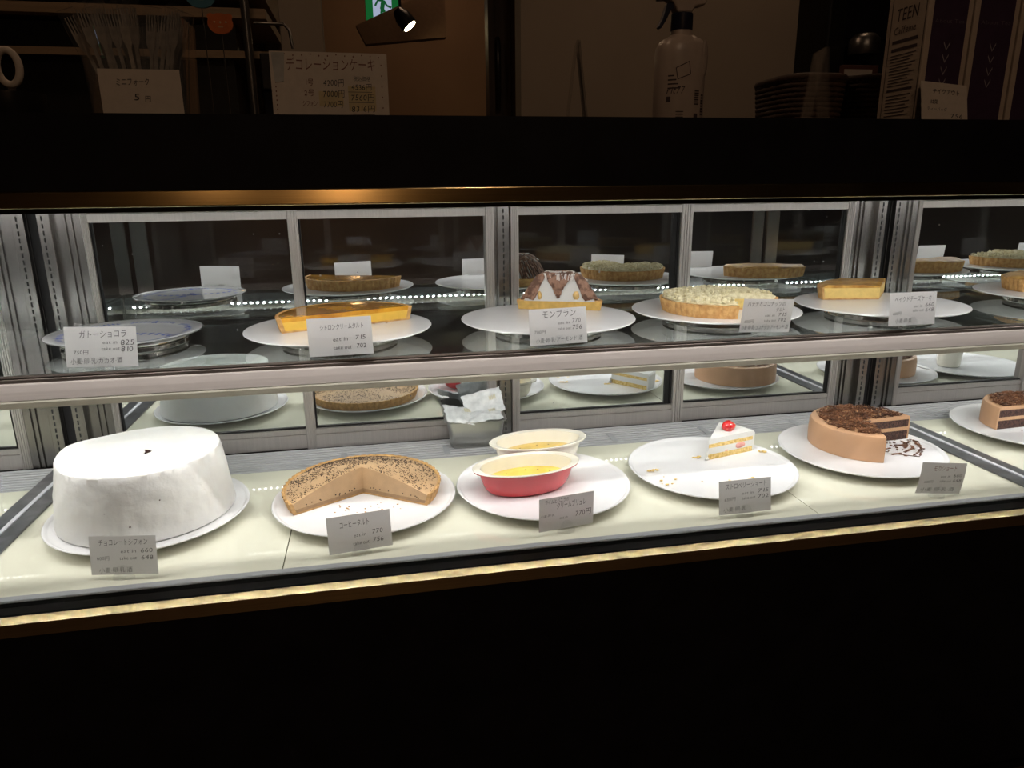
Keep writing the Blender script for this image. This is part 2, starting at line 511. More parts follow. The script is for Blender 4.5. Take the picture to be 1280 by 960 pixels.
cpart('front_panel', B((CASE_X0, CASE_X1, .887, .90, Z0 + .06, -.5345)), M_BLACK)
cpart('plinth', B((CASE_X0, CASE_X1, .92, 1.45, Z0, Z0 + .06), (CASE_X0, CASE_X1, .90, 1.46, Z0 + .06, -.56)), M_BLACK)
cpart('header_panel', B((CASE_X0, CASE_X1, .886, .90, .0022, .0826)), M_BLACK)
cpart('countertop', B((CASE_X0, CASE_X1, .90, 1.52, .058, .0818)), M_BLACK)
cpart('header_frame', B((CASE_X0, CASE_X1, .90, .930, -.0224, .058), (CASE_X0, CASE_X1, .930, .946, -.0120, .058)), M_BLACKTRIM)
cpart('brass_trim', B((CASE_X0, CASE_X1, .8830, .8995, -.0166, .0020)), M_BRASS, 30, .0016)
bm = bmesh.new()
prism_x(bm, [(.8843, -.5392), (.8843, -.5209), (.8950, -.51565), (.8950, -.5392)], CASE_X0, CASE_X1)
cpart('brass_trim', bm, M_BRASS, 0)
cpart('sill', B((CASE_X0, CASE_X1, .8951, .9005, -.54, -.5160), (CASE_X0, CASE_X1, .9195, .930, -.54, -.5160)), M_SILL)
cpart('sill_reflection', B((CASE_X0, CASE_X1, .9005, .9195, -.54, -.5162)), M_SILLREFLECT)  # brown strip paints a reflection lying on the black sill
cpart('edge_strip', B((CASE_X0, CASE_X1, .930, .9468, -.54, -.5154)), M_GREYEDGE)
cpart('front_glass', B((CASE_X0, CASE_X1, .9305, .9350, -.5152, -.0160)), M_GLASS)
cpart('case_ceiling', B((CASE_X0, CASE_X1, .946, 1.47, -.012, .0)), M_CEILIN)
cpart('back_panel', B((CASE_X0, CASE_X1, 1.458, 1.475, -.56, .058)), M_BLACK)
cpart('end_panel', B((CASE_X0, CASE_X0 + .02, .947, 1.458, -.56, -.012)), M_STEEL)
cpart('end_panel', B((CASE_X1 - .02, CASE_X1, .947, 1.458, -.56, -.012)), M_STEEL)
# cream trays with narrow dark seams
edges = [CASE_X0 + .02, -1.45, CENTRES[0], -.1540, .6838, CENTRES[1], 1.56, 2.2, CASE_X1 - .02]
for a, b in zip(edges[:-1], edges[1:]):
    cpart('tray', B((a + .0008, b - .0008, .9470, 1.3270, -.535, ZF)), M_TRAY)
# ribbed air grille behind the trays
prof = [(1.328, -.535)]
y = 1.328
while y < 1.424:
    prof += [(y, -.5190), (y + .0012, -.5158), (y + .0078, -.5156), (y + .0086, -.5220), (y + .0128, -.5220)]
    y += .013
prof += [(1.437, -.5160), (1.437, -.535)]
bm = bmesh.new(); prism_x(bm, prof, CASE_X0 + .02, CASE_X1 - .02)
cpart('air_grille', bm, M_GRILLE)
for x in (-.09, .115, .315, .47, .68, -.42, .9, 1.25):
    cpart('grille_tie', B((x, x + .012, 1.345, 1.395, -.5157, -.5150)), M_GREYEDGE)
# dividers lying on the trays at the joints
for c in CENTRES:
    d = cpart('floor_divider', B((c - .030, c + .030, .948, 1.434, -.5154, -.5118)), M_DIVIDER, 0, .0008)
    cpart('divider_line', B((c - .0035, c + .0035, .948, 1.434, -.5118, -.5098)), M_WHITELINE, 0, 0, d)

def led_row(y, z, nx, ny, nz, x0, x1, pitch=.015, r=.0027):
    """A row of small round emitters facing (0, ny, nz)."""
    bm = bmesh.new()
    n = Vector((0, ny, nz)).normalized(); u = Vector((1, 0, 0)); w = n.cross(u)
    x = x0
    while x < x1:
        c = Vector((x, y, z))
        vs = [bm.verts.new(c + (u * math.cos(2 * PI * k / 8) + w * math.sin(2 * PI * k / 8)) * r) for k in range(8)]
        f = bm.faces.new(vs)
        f.normal_update()
        if f.normal.dot(n) < 0:
            f.normal_flip()
        x += pitch
    return bm

def raw(name, bm, mat, parent, off):
    bmesh.ops.translate(bm, verts=bm.verts, vec=off)
    o = part(name, bm, mat, parent, 0, 0, clean=False)
    return o

# top light channel
bm = bmesh.new(); prism_x(bm, [(.9352, -.0185), (.9470, -.0165), (.9470, -.0122), (.9352, -.0122)], CASE_X0 + .03, CASE_X1 - .03)
lc = cpart('light_channel', bm, M_ALUX)
led = raw('led', led_row(.9405, -.0195, 0, .22, -.975, CASE_X0 + .05, CASE_X1 - .05), M_LEDTOP, lc, (-.3, -1.2, EYE))
led['kind'] = 'stuff'

# rear mirror doors, one bay = 1.723 wide, measured from the middle bay
def stile(bm, x0, x1, z0, z1, y=1.437):
    w = x1 - x0
    prof = [(x0, MY), (x0, y + .002)]
    for i in range(4):
        a = x0 + w * (.08 + .22 * i)
        prof += [(a, y), (a + w * .14, y), (a + w * .16, y + .0018), (a + w * .205, y + .0018)]
    prof += [(x1, y + .002), (x1, MY)]
    prism_z(bm, prof, z0, z1)

ZT, ZK, ZB = -.013, -.0527, -.4743
doors = [(-.518, -.5065, -.159, -.1395), (-.159, -.1395, .221, .2384), (.2715, .2890, .6385, .664), (.6385, .664, 1.0295, 1.0475)]
for c in (-1.723, 0, 1.723):
    for i, (a, b, e, f) in enumerate(doors):
        yy = 1.437 if i in (1, 2) else 1.441
        bm = bmesh.new()
        own_left = i in (0, 2) ; own_right = i in (1, 3)
        if i == 0: stile(bm, c + a, c + b, -.5155, ZT, yy)
        if i == 1: stile(bm, c + a, c + b, -.5155, ZT, yy); stile(bm, c + e, c + f, -.5155, ZT, yy)
        if i == 2: stile(bm, c + a, c + b, -.5155, ZT, yy); stile(bm, c + e, c + f, -.5155, ZT, yy)
        if i == 3: stile(bm, c + e, c + f, -.5155, ZT, yy)
        x0, x1 = c + b, c + e
        prism_x(bm, [(MY, ZT), (yy + .004, ZT), (yy + .004, -.036), (yy + .002, -.038), (yy + .002, ZK), (MY, ZK)], x0, x1)
        prism_x(bm, [(MY, ZB), (yy + .003, ZB), (yy + .003, -.484), (yy + .0055, -.4855), (yy + .003, -.487), (yy + .003, -.5155), (MY, -.5155)], x0, x1)
        d = cpart('sliding_door', bm, M_ALU, 0)
        cpart('mirror_pane', B((x0, x1, MY - .0005, MY + .003, ZB, ZK)), M_MIRROR, 0, 0, d)
        g = bmesh.new()
        box(g, x0, x1, MY - .005, MY - .0007, ZB, ZB + .0032)
        if i in (0, 1): box(g, x0, x0 + .003, MY - .005, MY - .0007, ZB, ZK)
        if i in (2, 3): box(g, x1 - .005, x1, MY - .005, MY - .0007, ZB, ZK)
        if i == 2: box(g, x1 - .016, x1 - .006, MY - .004, MY - .0007, ZB, ZK)
        cpart('gasket', g, M_BLACKTRIM, 0, 0, d)
    # slotted mullion between the middle doors
    m = cpart('mullion', B((c + .2384, c + .2715, 1.448, 1.456, -.5155, ZT), (c + .2450, c + .2685, 1.434, 1.448, -.5155, ZT)), M_STEEL, 0, .0008)
    g = bmesh.new()
    z = -.505
    while z < -.03:
        box(g, c + .2555, c + .2580, 1.4332, 1.4342, z, z + .008); z += .0127
    cpart('upright_slot', g, M_SLOT, 0, 0, m)['kind'] = 'stuff'

# steel pillars behind the joints with slotted uprights and a dark gap
for c in (CENTRES[0] - 1.723, *CENTRES, CENTRES[1] + 1.723):
    if not (CASE_X0 < c < CASE_X1): continue
    bm = B((c - .080, c - .0065, 1.444, 1.456, -.5155, ZT), (c + .0150, c + .082, 1.444, 1.456, -.5155, ZT))
    # folded edges catch the light
    for x in (c - .063, c - .0535, c + .0665, c + .0555):
        box(bm, x - .0018, x + .0018, 1.440, 1.444, -.5155, ZT)
    m = cpart('rear_pillar', bm, M_STEEL, 0, .0006)
    u = cpart('slotted_upright', B((c - .027, c - .0065, 1.430, 1.444, -.5155, ZT), (c + .0150, c + .036, 1.430, 1.444, -.5155, ZT)), M_STEEL, 0, .0012, m)
    g = B((c - .0065, c + .0150, 1.450, 1.456, -.5155, ZT))
    for x in (c - .0175, c + .0235):
        z = -.505
        while z < -.03:
            box(g, x - .0012, x + .0012, 1.4292, 1.4302, z, z + .008); z += .0127
    cpart('upright_slot', g, M_SLOT, 0, 0, m)['kind'] = 'stuff'
    # glazing posts inside the front glass at the same joints
    cpart('front_post', B((c - .036, c - .004, .9482, .9600, ZF, -.0235), (c + .008, c + .045, .9482, .9600, ZF, -.0235)), M_STEEL, 0, .001)

# glass shelves, one per bay, each with a profile and a light row along its front
SZ = -.238
def shelf(x0, x1, label):
    t = thing('glass_shelf', label, 'shelf', ((x0 + x1) / 2, 1.24, SZ - .008), group='glass shelves of the cake case')
    off = (-(x0 + x1) / 2, -1.24, -(SZ - .008))
    def sp(name, bm, mat, smooth=0, bevel=0, parent=None, lab=None):
        bmesh.ops.translate(bm, verts=bm.verts, vec=off)
        return part(name, bm, mat, parent or t, smooth, bevel, label=lab)
    sp('glass_pane', B((x0, x1, 1.0445, 1.424, SZ - .008, SZ)), M_SHELFGLASS)
    bm = bmesh.new(); prism_x(bm, [(1.0445, SZ - .0005), (1.0405, SZ - .0005), (1.0395, SZ - .003), (1.0410, SZ - .0045), (1.0395, SZ - .006), (1.0395, SZ - .0105), (1.0445, SZ - .0105)], x0, x1)
    sp('edge_trim', bm, M_SHELFDARK)
    bm = bmesh.new(); prism_x(bm, [(1.046, SZ - .0105), (1.0385, SZ - .0105), (1.0378, SZ - .0125), (1.0368, SZ - .022), (1.0366, SZ - .0338), (1.0385, SZ - .0345), (1.046, SZ - .0345)], x0, x1)
    sp('front_profile', bm, M_FRONT)
    bm = bmesh.new(); prism_x(bm, [(1.056, SZ - .0350), (1.0365, SZ - .0350), (1.0362, SZ - .0375), (1.0385, SZ - .0458), (1.056, SZ - .0458)], x0, x1)
    sp('lower_lip', bm, M_DIFFUSER)
    bm = bmesh.new(); prism_x(bm, [(1.0465, SZ - .0085), (1.0545, SZ - .0085), (1.0625, SZ - .0245), (1.0585, SZ - .0345), (1.0465, SZ - .0345)], x0, x1)
    lc = sp('light_channel', bm, M_GREYEDGE)
    led = raw('led', led_row(1.0608, SZ - .0302, 0, .75, -.66, x0 + .02, x1 - .02), M_LED, lc, off)
    led['kind'] = 'stuff'
    return t
shelf(CENTRES[0] + .004, CENTRES[1] - .004, 'glass shelf running across the middle of the case under the six upper plates')
shelf(CASE_X0 + .03, CENTRES[0] - .004, 'glass shelf of the left bay, only its end showing beside the steel pillar')
shelf(CENTRES[1] + .004, CASE_X1 - .03, 'glass shelf of the right bay under the second cheesecake, beyond the steel pillar')

# ------------------------------------------------------------------ plates and turntables
def plate_low_bm():
    return S([(0, .004), (.074, .004), (.078, 0), (.088, 0), (.091, .004), (.125, .0095), (.1495, .0160), (.1515, .0182), (.1505, .0194),
              (.1485, .0192), (.1450, .0162), (.1425, .0151), (0, .0150)], n=128)

def plate_flat_bm():
    return S([(0, .0), (.098, 0), (.104, .0012), (.148, .0062), (.1505, .0080), (.1500, .0092), (.1470, .0094), (.138, .0088), (0, .0086)], n=128)

P_LOW = ZF + .0003                                     # plates on the trays
SURF_LOW = ZF + .0157
plates_low = [(-.381, 1.155, 'white plate under the white chiffon cake, resting on the cream tray'),
              (-.039, 1.138, 'white plate on the cream tray under the cut coffee tart'),
              (.267, 1.129, 'white plate under the red and ivory oval dishes'),
              (.588, 1.138, 'white plate with crumbs under the single strawberry cake slice'),
              (.911, 1.160, 'white plate smeared with chocolate under the cut mocha cake'),
              (1.352, 1.205, 'white plate under the chocolate half cake at the right edge'),
              (1.640, 1.205, 'white plate beyond the right edge, seen only reflected, with a small cup')]
p0 = None
for x, y, lab in plates_low:
    if p0 is None:
        p0 = thing('cake_plate', lab, 'plate', (x, y, P_LOW), group='round white cake plates')
        part('plate_body', plate_low_bm(), M_PLATE, p0, 50)
    else:
        dup(p0, (x, y, P_LOW), lab, 'round white cake plates')

TT = SZ + .0120
def turntable(loc, label):
    t = thing('cake_turntable', label, 'turntable', loc, group='steel turntables on the glass shelf')
    part('base_ring', S([(0, .0005), (.070, .0005), (.0725, 0), (.092, 0), (.094, .0015), (.0935, .0072), (.0905, .0088), (0, .0088)], n=96), M_TURN, t, 50)
    part('disc', S([(0, .0088), (.088, .0088), (.0925, .0094), (.0930, .0110), (.0920, .0119), (0, .0119)], n=96), M_TURN, t, 50)
    return t
UP = [(-.4025, 1.231, 'porcelain'), (-.0633, 1.191, 'the half citron tart'), (.2902, 1.192, 'the chestnut cream tart'), (.608, 1.204, 'the banana coconut tart'),
      (.9330, 1.186, 'the first baked cheesecake'), (1.380, 1.227, 'the cheesecake at the right edge'), (1.717, 1.212, 'the nut tart seen only in the mirror')]
t0 = turntable((UP[0][0], UP[0][1], SZ), 'low steel turntable under the empty blue and white porcelain plate')
for x, y, w in UP[1:]:
    dup(t0, (x, y, SZ), 'low steel turntable carrying the white plate of ' + w, 'steel turntables on the glass shelf')
p1 = None
for x, y, w in UP[1:]:
    lab = 'flat white plate on a steel turntable under ' + w
    if p1 is None:
        p1 = thing('cake_plate', lab, 'plate', (x, y, TT), group='flat white plates on the glass shelf')
        part('plate_body', plate_flat_bm(), M_PLATE, p1, 50)
    else:
        dup(p1, (x, y, TT), lab, 'flat white plates on the glass shelf')
SURF_UP = TT + .0090

# blue and white porcelain plate, empty
t = thing('porcelain_plate', 'empty white porcelain plate with blue flower pattern and silver rim on glass shelf', 'plate', (UP[0][0], UP[0][1], TT))
part('plate_body', S([(0, .001), (.070, .001), (.073, 0), (.080, 0), (.083, .002), (.1145, .0076), (.1160, .0086), (.1150, .0092), (.090, .0056), (.080, .0050), (0, .0050)], n=128), M_PORCELAIN, t, 60)
part('rim_line', S([(.1143, .0089), (.1158, .0082), (.1166, .0088), (.1160, .0096), (.1146, .0094)], n=128), M_RIM, t, 60)
def pz(r): return .0052 + max(0, r - .080) / .035 * .0040 + .0004
def petal(bm, cx, cy, a, l, w):
    pts = []
    for i in range(9):
        s = i / 8
        ww = w * math.sin(PI * s) ** .8
        pts.append((s * l, ww))
    pts += [(x, -y_) for x, y_ in pts[::-1][1:-1]]
    vs = []
    for x, y_ in pts:
        X = cx + x * math.cos(a) - y_ * math.sin(a); Y = cy + x * math.sin(a) + y_ * math.cos(a)
        vs.append(bm.verts.new((X, Y, pz(math.hypot(X, Y)))))
    bm.faces.new(vs)
def sprig(cx, cy, a, s):
    bm = bmesh.new()
    for k in range(5):
        petal(bm, cx, cy, a + k * 2 * PI / 5, .008 * s, .0022 * s)
    for sg in (1, -1):
        for k in range(5):
            d = .009 * s + k * .0065 * s
            aa = a + sg * PI / 2
            px, py = cx + d * math.cos(aa + sg * .05 * k * k * .3), cy + d * math.sin(aa + sg * .05 * k * k * .3)
            petal(bm, px, py, aa + .9, .006 * s, .0014 * s)
            petal(bm, px, py, aa - .9, .006 * s, .0014 * s)
            petal(bm, px, py, aa, .007 * s, .0006 * s)
    part('blue_sprig', bm, M_BLUE, t, 0, clean=False)
sprig(.006, -.006, 1.4, 2.0)
sprig(-.014, .020, .4, 1.4)
for k in range(6):
    a = k * PI / 3 + .3
    sprig(.093 * math.cos(a), .093 * math.sin(a), a, 1.0)

# ------------------------------------------------------------------ tarts and cakes
def flute(n, amp, zc):
    """Fluted outer wall: only the outermost outline points ripple, more towards the top."""
    def f(a, r, z, k):
        return (r, z)
    return f

def crust(t, R, h, a0, a1, n=220, flutes=60, amp=.0016, wall=.0045, base=.003, mat=None, flare=.006, sy=1):
    prof = [(0, 0), (R - flare, 0), (R - flare * .45, h * .5), (R, h), (R - wall * .5, h + .0006), (R - wall, h - .0005), (R - wall - flare, base), (0, base)]
    def rm(a, r, z, k):
        if k in (1, 2, 3):
            return r + amp * (.5, .8, 1)[k - 1] * (1.6 * abs(math.cos(a * flutes / 2)) - 1), z
        if k == 4:
            return r + amp * .6 * math.cos(a * flutes), z + .0005 * noise.noise(Vector((math.cos(a) * 14, math.sin(a) * 14, 2)))
        return r, z
    bm = bmesh.new(); sweep(bm, prof, a0, a1, int(flutes * 9 * (a1 - a0) / (2 * PI)), rm, sy=sy)
    return part('crust', bm, mat or M_CRUST, t, 50)

def layer(t, name, mat, prof, a0, a1, n=120, amp=0, fr=30, seed=0, sy=1, smooth=40):
    def rm(a, r, z, k):
        if amp and 0 < k < len(prof) and z > prof[0][1] + .001:
            return r, z + amp * noise.noise(Vector((math.cos(a) * r * fr * 10, math.sin(a) * r * fr * 10, seed)))
        return r, z
    bm = bmesh.new(); sweep(bm, prof, a0, a1, n, rm if amp else None, sy=sy)
    return part(name, bm, mat, t, smooth)

# --- white chiffon cake
t = thing('chiffon_cake', 'tall white cream covered ring cake with a slit at its centre, on left lower plate', 'cake', (-.385, 1.160, SURF_LOW))
H = .1030
prof = [(.016, H - .004), (.013, .040), (.0, .040), (0, 0), (.128, 0), (.1315, .0015), (.1322, .006)]
for i in range(1, 14):
    s = i / 14
    prof.append((.1318 - .0135 * s + .0012 * math.sin(s * 3), .006 + (H - .010) * s))
prof += [(.1180, H - .0005), (.1165, H + .0012), (.1140, H + .0006), (.100, H), (.080, H), (.060, H - .0005), (.040, H - .0005), (.024, H - .001), (.018, H - .002)]
def rm(a, r, z, k):
    if k < 6: return r, z
    p = Vector((math.cos(a) * r, math.sin(a) * r, z))
    d = .0011 * noise.noise(p * 45) + .0006 * noise.noise(p * 130)
    top = z > H - .004
    if top:
        lip = max(0, math.cos(a - 2.9)) ** 14 * .004 if r > .112 else 0
        return r + lip * .8, z + d * .5 + lip + .0009 * math.sin(r * 60 + a * 2) * (r > .02)
    return r + d * 1.2, z
bm = bmesh.new(); sweep(bm, prof, 0, 2 * PI, 260, rm)
part('cream_coat', bm, M_CREAM, t, 32)
part('core_hole', S([(0, .041), (.0128, .041), (.0157, H - .006), (.0148, H - .0045), (.0118, .045), (0, .045)], n=48, sy=1), M_CHOCO, t, 50, label='dark chocolate sponge showing in the centre hole')
bm = bmesh.new()
blob(bm, (-.006, -.001, H - .0045), (.0125, .0155, .0035), 2, .15, 5)
part('cream_fold', bm, M_CREAM, t, 60)
bm = bmesh.new()
for (dx, dz, s) in ((.012, .030, .0016), (-.020, .052, .0011), (.055, .062, .0013), (.004, .032, .001)):
    a = -PI / 2 + dx / .125
    r_ = .1318 - .0135 * (dz / H) + .0004
    blob(bm, (r_ * math.cos(a), r_ * math.sin(a), dz), s, 1, .3, dx * 100)
part('sponge_crumb', bm, M_CHOCO, t, 60)['kind'] = 'stuff'

# --- coffee tart, a broad wedge missing towards the glass
t = thing('coffee_tart', 'domed coffee cream tart sprinkled with grounds, front wedge cut away, on lower plate', 'tart', (-.0425, 1.1510, SURF_LOW))
A0, A1 = math.radians(-35), math.radians(211)
crust(t, .1315, .0205, A0, A1, 240, 60, .0018, .0045, .003, M_CRUSTPALE)
layer(t, 'ganache_layer', M_GANACHE, [(0, .003), (.1205, .003), (.1225, .0085), (0, .0095)], A0, A1)
pr_ = [(0, .0095), (.1225, .0085), (.1268, .0180)]
for i in range(12, -1, -1):
    r = .1265 * i / 12.5
    pr_.append((r, .0185 + .0295 * (1 - (r / .1265) ** 1.55)))
layer(t, 'coffee_filling', M_COFFEE, pr_, A0, A1, 160, .0004, 6, 3, smooth=30)
bm = bmesh.new()
R2 = random.Random(3)
for i in range(3600):
    a = A0 + .03 + (A1 - A0 - .06) * R2.random(); r = .125 * math.sqrt(R2.random())
    dens = noise.noise(Vector((math.cos(a) * r * 30, math.sin(a) * r * 30, 1)))
    if R2.random() < .35 - dens * 1.2 or r < .012: continue
    z = .0185 + .0295 * (1 - (r / .1265) ** 1.55)
    s = .0005 + .0008 * R2.random() ** 3
    flake(bm, (r * math.cos(a), r * math.sin(a), z + .0003), 2 * s, 1.6 * s, .0007, R2.random() * 6)
for i in range(16):
    r = .01 + .10 * R2.random()
    for aa, nrm in ((A1, (-math.sin(A1), math.cos(A1))), (A0, (math.sin(A0), -math.cos(A0)))):
        if R2.random() < .6:
            flake(bm, (r * math.cos(aa) + nrm[0] * .0004, r * math.sin(aa) + nrm[1] * .0004, .010 + .004 * R2.random()), .0016, .0016, .0016, R2.random() * 6)
part('coffee_grounds', bm, M_SPECK, t, 0, clean=False)['kind'] = 'stuff'

# --- citron tart half
t = thing('citron_tart', 'half citron tart with glossy amber glaze over yellow cream on the glass shelf', 'tart', (-.0485, 1.1880, SURF_UP), (0, 0, math.radians(21)))
crust(t, .1130, .0235, 0, PI, 220, 27 * 2, .0022, .0052, .0028, M_CRUST, .005)
layer(t, 'lemon_filling', M_LEMON, [(0, .0028), (.1032, .0028), (.1066, .0168), (0, .0168)], 0, PI)
layer(t, 'amber_glaze', M_GLAZE, [(0, .0168), (.1068, .0168), (.1085, .0232), (.1040, .0236), (.07, .0238), (.03, .0238), (0, .0238)], 0, PI, 120, .0005, 3, 4)
bm = bmesh.new()
for i in range(5):
    a = .06 + i * .0; flake(bm, (-.02 + i * .021, -.003 - .004 * (i % 3), .0005), .003, .002, .001, i)
part('crust_crumb', bm, M_CRUSTPALE, t, 0)['kind'] = 'stuff'

# --- mont blanc half tart
t = thing('mont_blanc_tart', 'mont blanc tart half with brown chestnut strands over white cream on shelf', 'tart', (.3277, 1.2600, SURF_UP), (0, 0, math.radians(-22)))
SY = .80
crust(t, .0790, .0175, 0, PI, 160, 44, .0010, .016, .0150, M_CRUST, .004, SY)
layer(t, 'almond_cream', M_ALMOND, [(0, .0002), (.0755, .0002), (.0757, .0155), (0, .0155)], -.001, PI + .001, 90, sy=SY)
def dome(x, y):
    """Height of the chestnut dome above the tart at (x, y)."""
    d = math.hypot(x, y / SY)
    return max(0.0155, .0155 + .0500 * (1 - max(0, (d - .020) / .052)) if d > .020 else .0665)
pr_ = [(0, .0155), (.066, .0155), (.060, .026), (.050, .044), (.040, .058), (.030, .063), (.015, .064), (0, .064)]
layer(t, 'white_cream', M_CREAM, pr_, 0, PI, 90, .001, 4, 8, SY)
bm = bmesh.new(); bs = bmesh.new()
R3 = random.Random(11)
def strand(b, pts, r=.0023):
    q = [(x + R3.uniform(-.0006, .0006), y + R3.uniform(-.0006, .0006), z + R3.uniform(-.0004, .0004)) for x, y, z in pts]
    tube(b, q, r, 6)
shell = [(.071, .0175), (.066, .024), (.0605, .032), (.055, .041), (.049, .050), (.041, .060), (.031, .0655), (.018, .0675), (.004, .0680)]
for i in range(46):                                   # over the dome, from crown to tart edge
    a = .02 + (PI - .04) * i / 45 + R3.uniform(-.02, .02)
    pts = []
    for j, (r, z) in enumerate(shell):
        aa = a + .05 * math.sin(j + i * 1.3)
        pts.append((r * math.cos(aa), max(.0005, r * math.sin(aa) * SY), z + .0012 * math.sin(i * 2.1)))
    strand(bm, pts[R3.choice((0, 0, 1)):])
for i in range(14):                                   # a curtain hanging down the cut face in a V
    s = -1 + 2 * i / 13
    xt = s * .030
    xb = -.002 + s * (.0085 + .002 * R3.random())
    zb = .020 + .022 * abs(s) ** 1.2 + .004 * R3.random()
    pts = []
    for j in range(8):
        u = j / 7
        x = xt * (1 - u ** .8) + xb * u ** .8
        z = .0675 - (.0675 - zb) * u
        pts.append((x, -.0016 - .0020 * math.sin(PI * u) - .001 * (i % 3) * .6, z))
    strand(bm, pts)
for sg in (1, -1):                                    # down both shoulders of the cut face
    for i in range(7):
        o = i * .0021
        pts = [(sg * (.030 - o * .3), -.0008 - (i % 2) * .001, .0665 - o * .2), (sg * (.040 - o * .5), -.0012, .0600 - o * .8), (sg * (.049 - o * .7), -.0016, .0490 - o),
               (sg * (.057 - o), -.0012, .0370 - o), (sg * (.066 - o * 1.3), -.0008, .0225 - o * .35)]
        strand(bm, pts)
part('chestnut_strands', bm, M_CHESTNUT, t, 60, clean=False)
for i in range(80):                                   # sugar dusted on the crown
    a = R3.random() * PI; r = .044 * R3.random() ** .8
    z = .0692 if r < .026 else .0692 - (r - .026) * .62
    pts = [(r * math.cos(a) + k * .0035 * math.cos(a), max(.0, (r * math.sin(a) + k * .0035 * math.sin(a)) * SY) - .0012, z - (k * .0018 if r > .02 else 0)) for k in range(4)]
    strand(bs, pts, .0011)
for i in range(16):
    s = R3.uniform(-.03, .03)
    pts = [(s, -.0042, .0670), (s * .93, -.0048, .0632), (s * .88, -.0052, .0590 - .006 * R3.random())]
    strand(bs, pts, .0010)
part('sugar_dusting', bs, M_SUGAR, t, 60, clean=False)
for i, (x, z, w) in enumerate(((-.036, .026, .0042), (.031, .027, .0062))):
    bm = bmesh.new(); blob(bm, (x, -.0004, z), (w, .0035, .0075), 2, .3, i + 2)
    part('chestnut_piece', bm, M_NUT, t, 60)

# --- banana coconut tart with a front-right wedge missing
def crumble_tart(loc, label, A0, A1, R=.1045, h=.0225, seed=5):
    t = thing('crumble_tart', label, 'tart', loc, group='tarts with crumble topping')
    crust(t, R, h, A0, A1, 240, 52, .0020, .0048, .003, M_CRUST, .005)
    layer(t, 'banana_filling', M_BANANA, [(0, .003), (R - .0100, .003), (R - .0062, h - .003), (0, h - .003)], A0, A1)
    pr_ = [(0, h - .003), (R - .0062, h - .003), (R - .004, h + .002), (R - .010, h + .005), (R * .7, h + .0062), (R * .4, h + .0065), (0, h + .0065)]
    layer(t, 'crumble_bed', M_CRUMBLE, pr_, A0, A1, 140, .002, 7, seed)
    R5 = random.Random(seed)
    bm = bmesh.new()
    for i in range(820):
        a = A0 + .02 + (A1 - A0 - .04) * R5.random(); r = (R - .006) * math.sqrt(R5.random())
        z = h + .0062 - .004 * max(0, (r / R - .8) / .2)
        d = bmesh.ops.create_icosphere(bm, subdivisions=1, radius=1)
        s = .0021 + .0023 * R5.random()
        q = Matrix.Rotation(R5.random() * 6, 3, 'Z') @ Matrix.Rotation(R5.random() * 3, 3, 'X')
        st = Vector((s * R5.uniform(.7, 1.6), s * R5.uniform(.6, 1), s * R5.uniform(.6, 1)))
        for v in d['verts']:
            v.co = q @ Vector((v.co.x * st.x, v.co.y * st.y, v.co.z * st.z)) + Vector((r * math.cos(a), r * math.sin(a), z + R5.uniform(-.0003, .0032)))
    part('crumble', bm, M_CRUMBLE, t, 50, clean=False)['kind'] = 'stuff'
    return t
crumble_tart((.6080, 1.1910, SURF_UP), 'banana coconut tart with pale crumble, front wedge missing, on the glass shelf', math.radians(-15), math.radians(262))
crumble_tart((1.722, 1.217, SURF_UP), 'nut crumble tart in the right bay, visible only as a mirror reflection', math.radians(-80), math.radians(200), .108, .0225, 9)

# --- baked cheesecakes
def cheesecake(loc, label, A0, A1, R, h=.0235, rot=0):
    t = thing('baked_cheesecake', label, 'cheesecake', loc, (0, 0, rot), group='baked cheesecakes on the glass shelf')
    crust(t, R, h, A0, A1, 200, 52, .0020, .0035, .0028, M_CRUST, .004)
    layer(t, 'cheese_filling', M_CHEESE, [(0, .0028), (R - .0075, .0028), (R - .0045, h - .001), (R - .012, h - .001), (0, h - .0015)], A0, A1, 90, .0003, 5, 2)
    pr_ = [(0, h - .0015), (R - .0045, h - .001), (R - .003, h + .0012), (R - .010, h + .0050), (R * .6, h + .0034), (R * .3, h + .0040), (0, h + .0016)]
    layer(t, 'browned_top', M_CHEESETOP, pr_, A0, A1, 120, .0022, 4, 6)
    return t
cheesecake((.9625, 1.2250, SURF_UP), 'baked cheesecake with browned top, cut front, on the glass shelf by the pillar', math.radians(48), math.radians(169), .1130)
cheesecake((1.4040, 1.2420, SURF_UP), 'baked cheesecake half on the right-bay plate, cut off by the photo edge', math.radians(4), math.radians(184), .1080, .0245)

# --- strawberry shortcake slice
t = thing('shortcake_slice', 'single strawberry shortcake slice with a berry on top, standing on crumbed plate', 'cake', (.5960, 1.1680, SURF_LOW))
a0, a1 = math.radians(15), math.radians(54)
R = .1130
layer(t, 'sponge_layer', M_SPONGE, [(0, 0), (R - .004, 0), (R - .004, .0105), (0, .0105)], a0, a1, 24)
layer(t, 'cream_layer', M_CREAM, [(0, .0105), (R - .004, .0105), (R - .004, .0235), (0, .0235)], a0, a1, 24)
layer(t, 'sponge_layer', M_SPONGE, [(0, .0235), (R - .004, .0235), (R - .004, .0310), (0, .0310)], a0, a1, 24)
layer(t, 'cream_coat', M_CREAM, [(0, .0310), (R - .004, .0310), (R - .004, 0), (R, 0), (R + .0008, .037), (R - .003, .0415), (R - .02, .0420), (0, .0415)], a0, a1, 24, .0006, 6, 1)
def berry_bm(c, s):
    bm = bmesh.new()
    d = bmesh.ops.create_uvsphere(bm, u_segments=20, v_segments=14, radius=1)
    for v in d['verts']:
        x = v.co.x
        k = 1 - .38 * max(0, x) - .12 * x * x
        v.co = Vector((v.co.x * 1.22, v.co.y * k, v.co.z * k)) * s + Vector(c)
    return bm
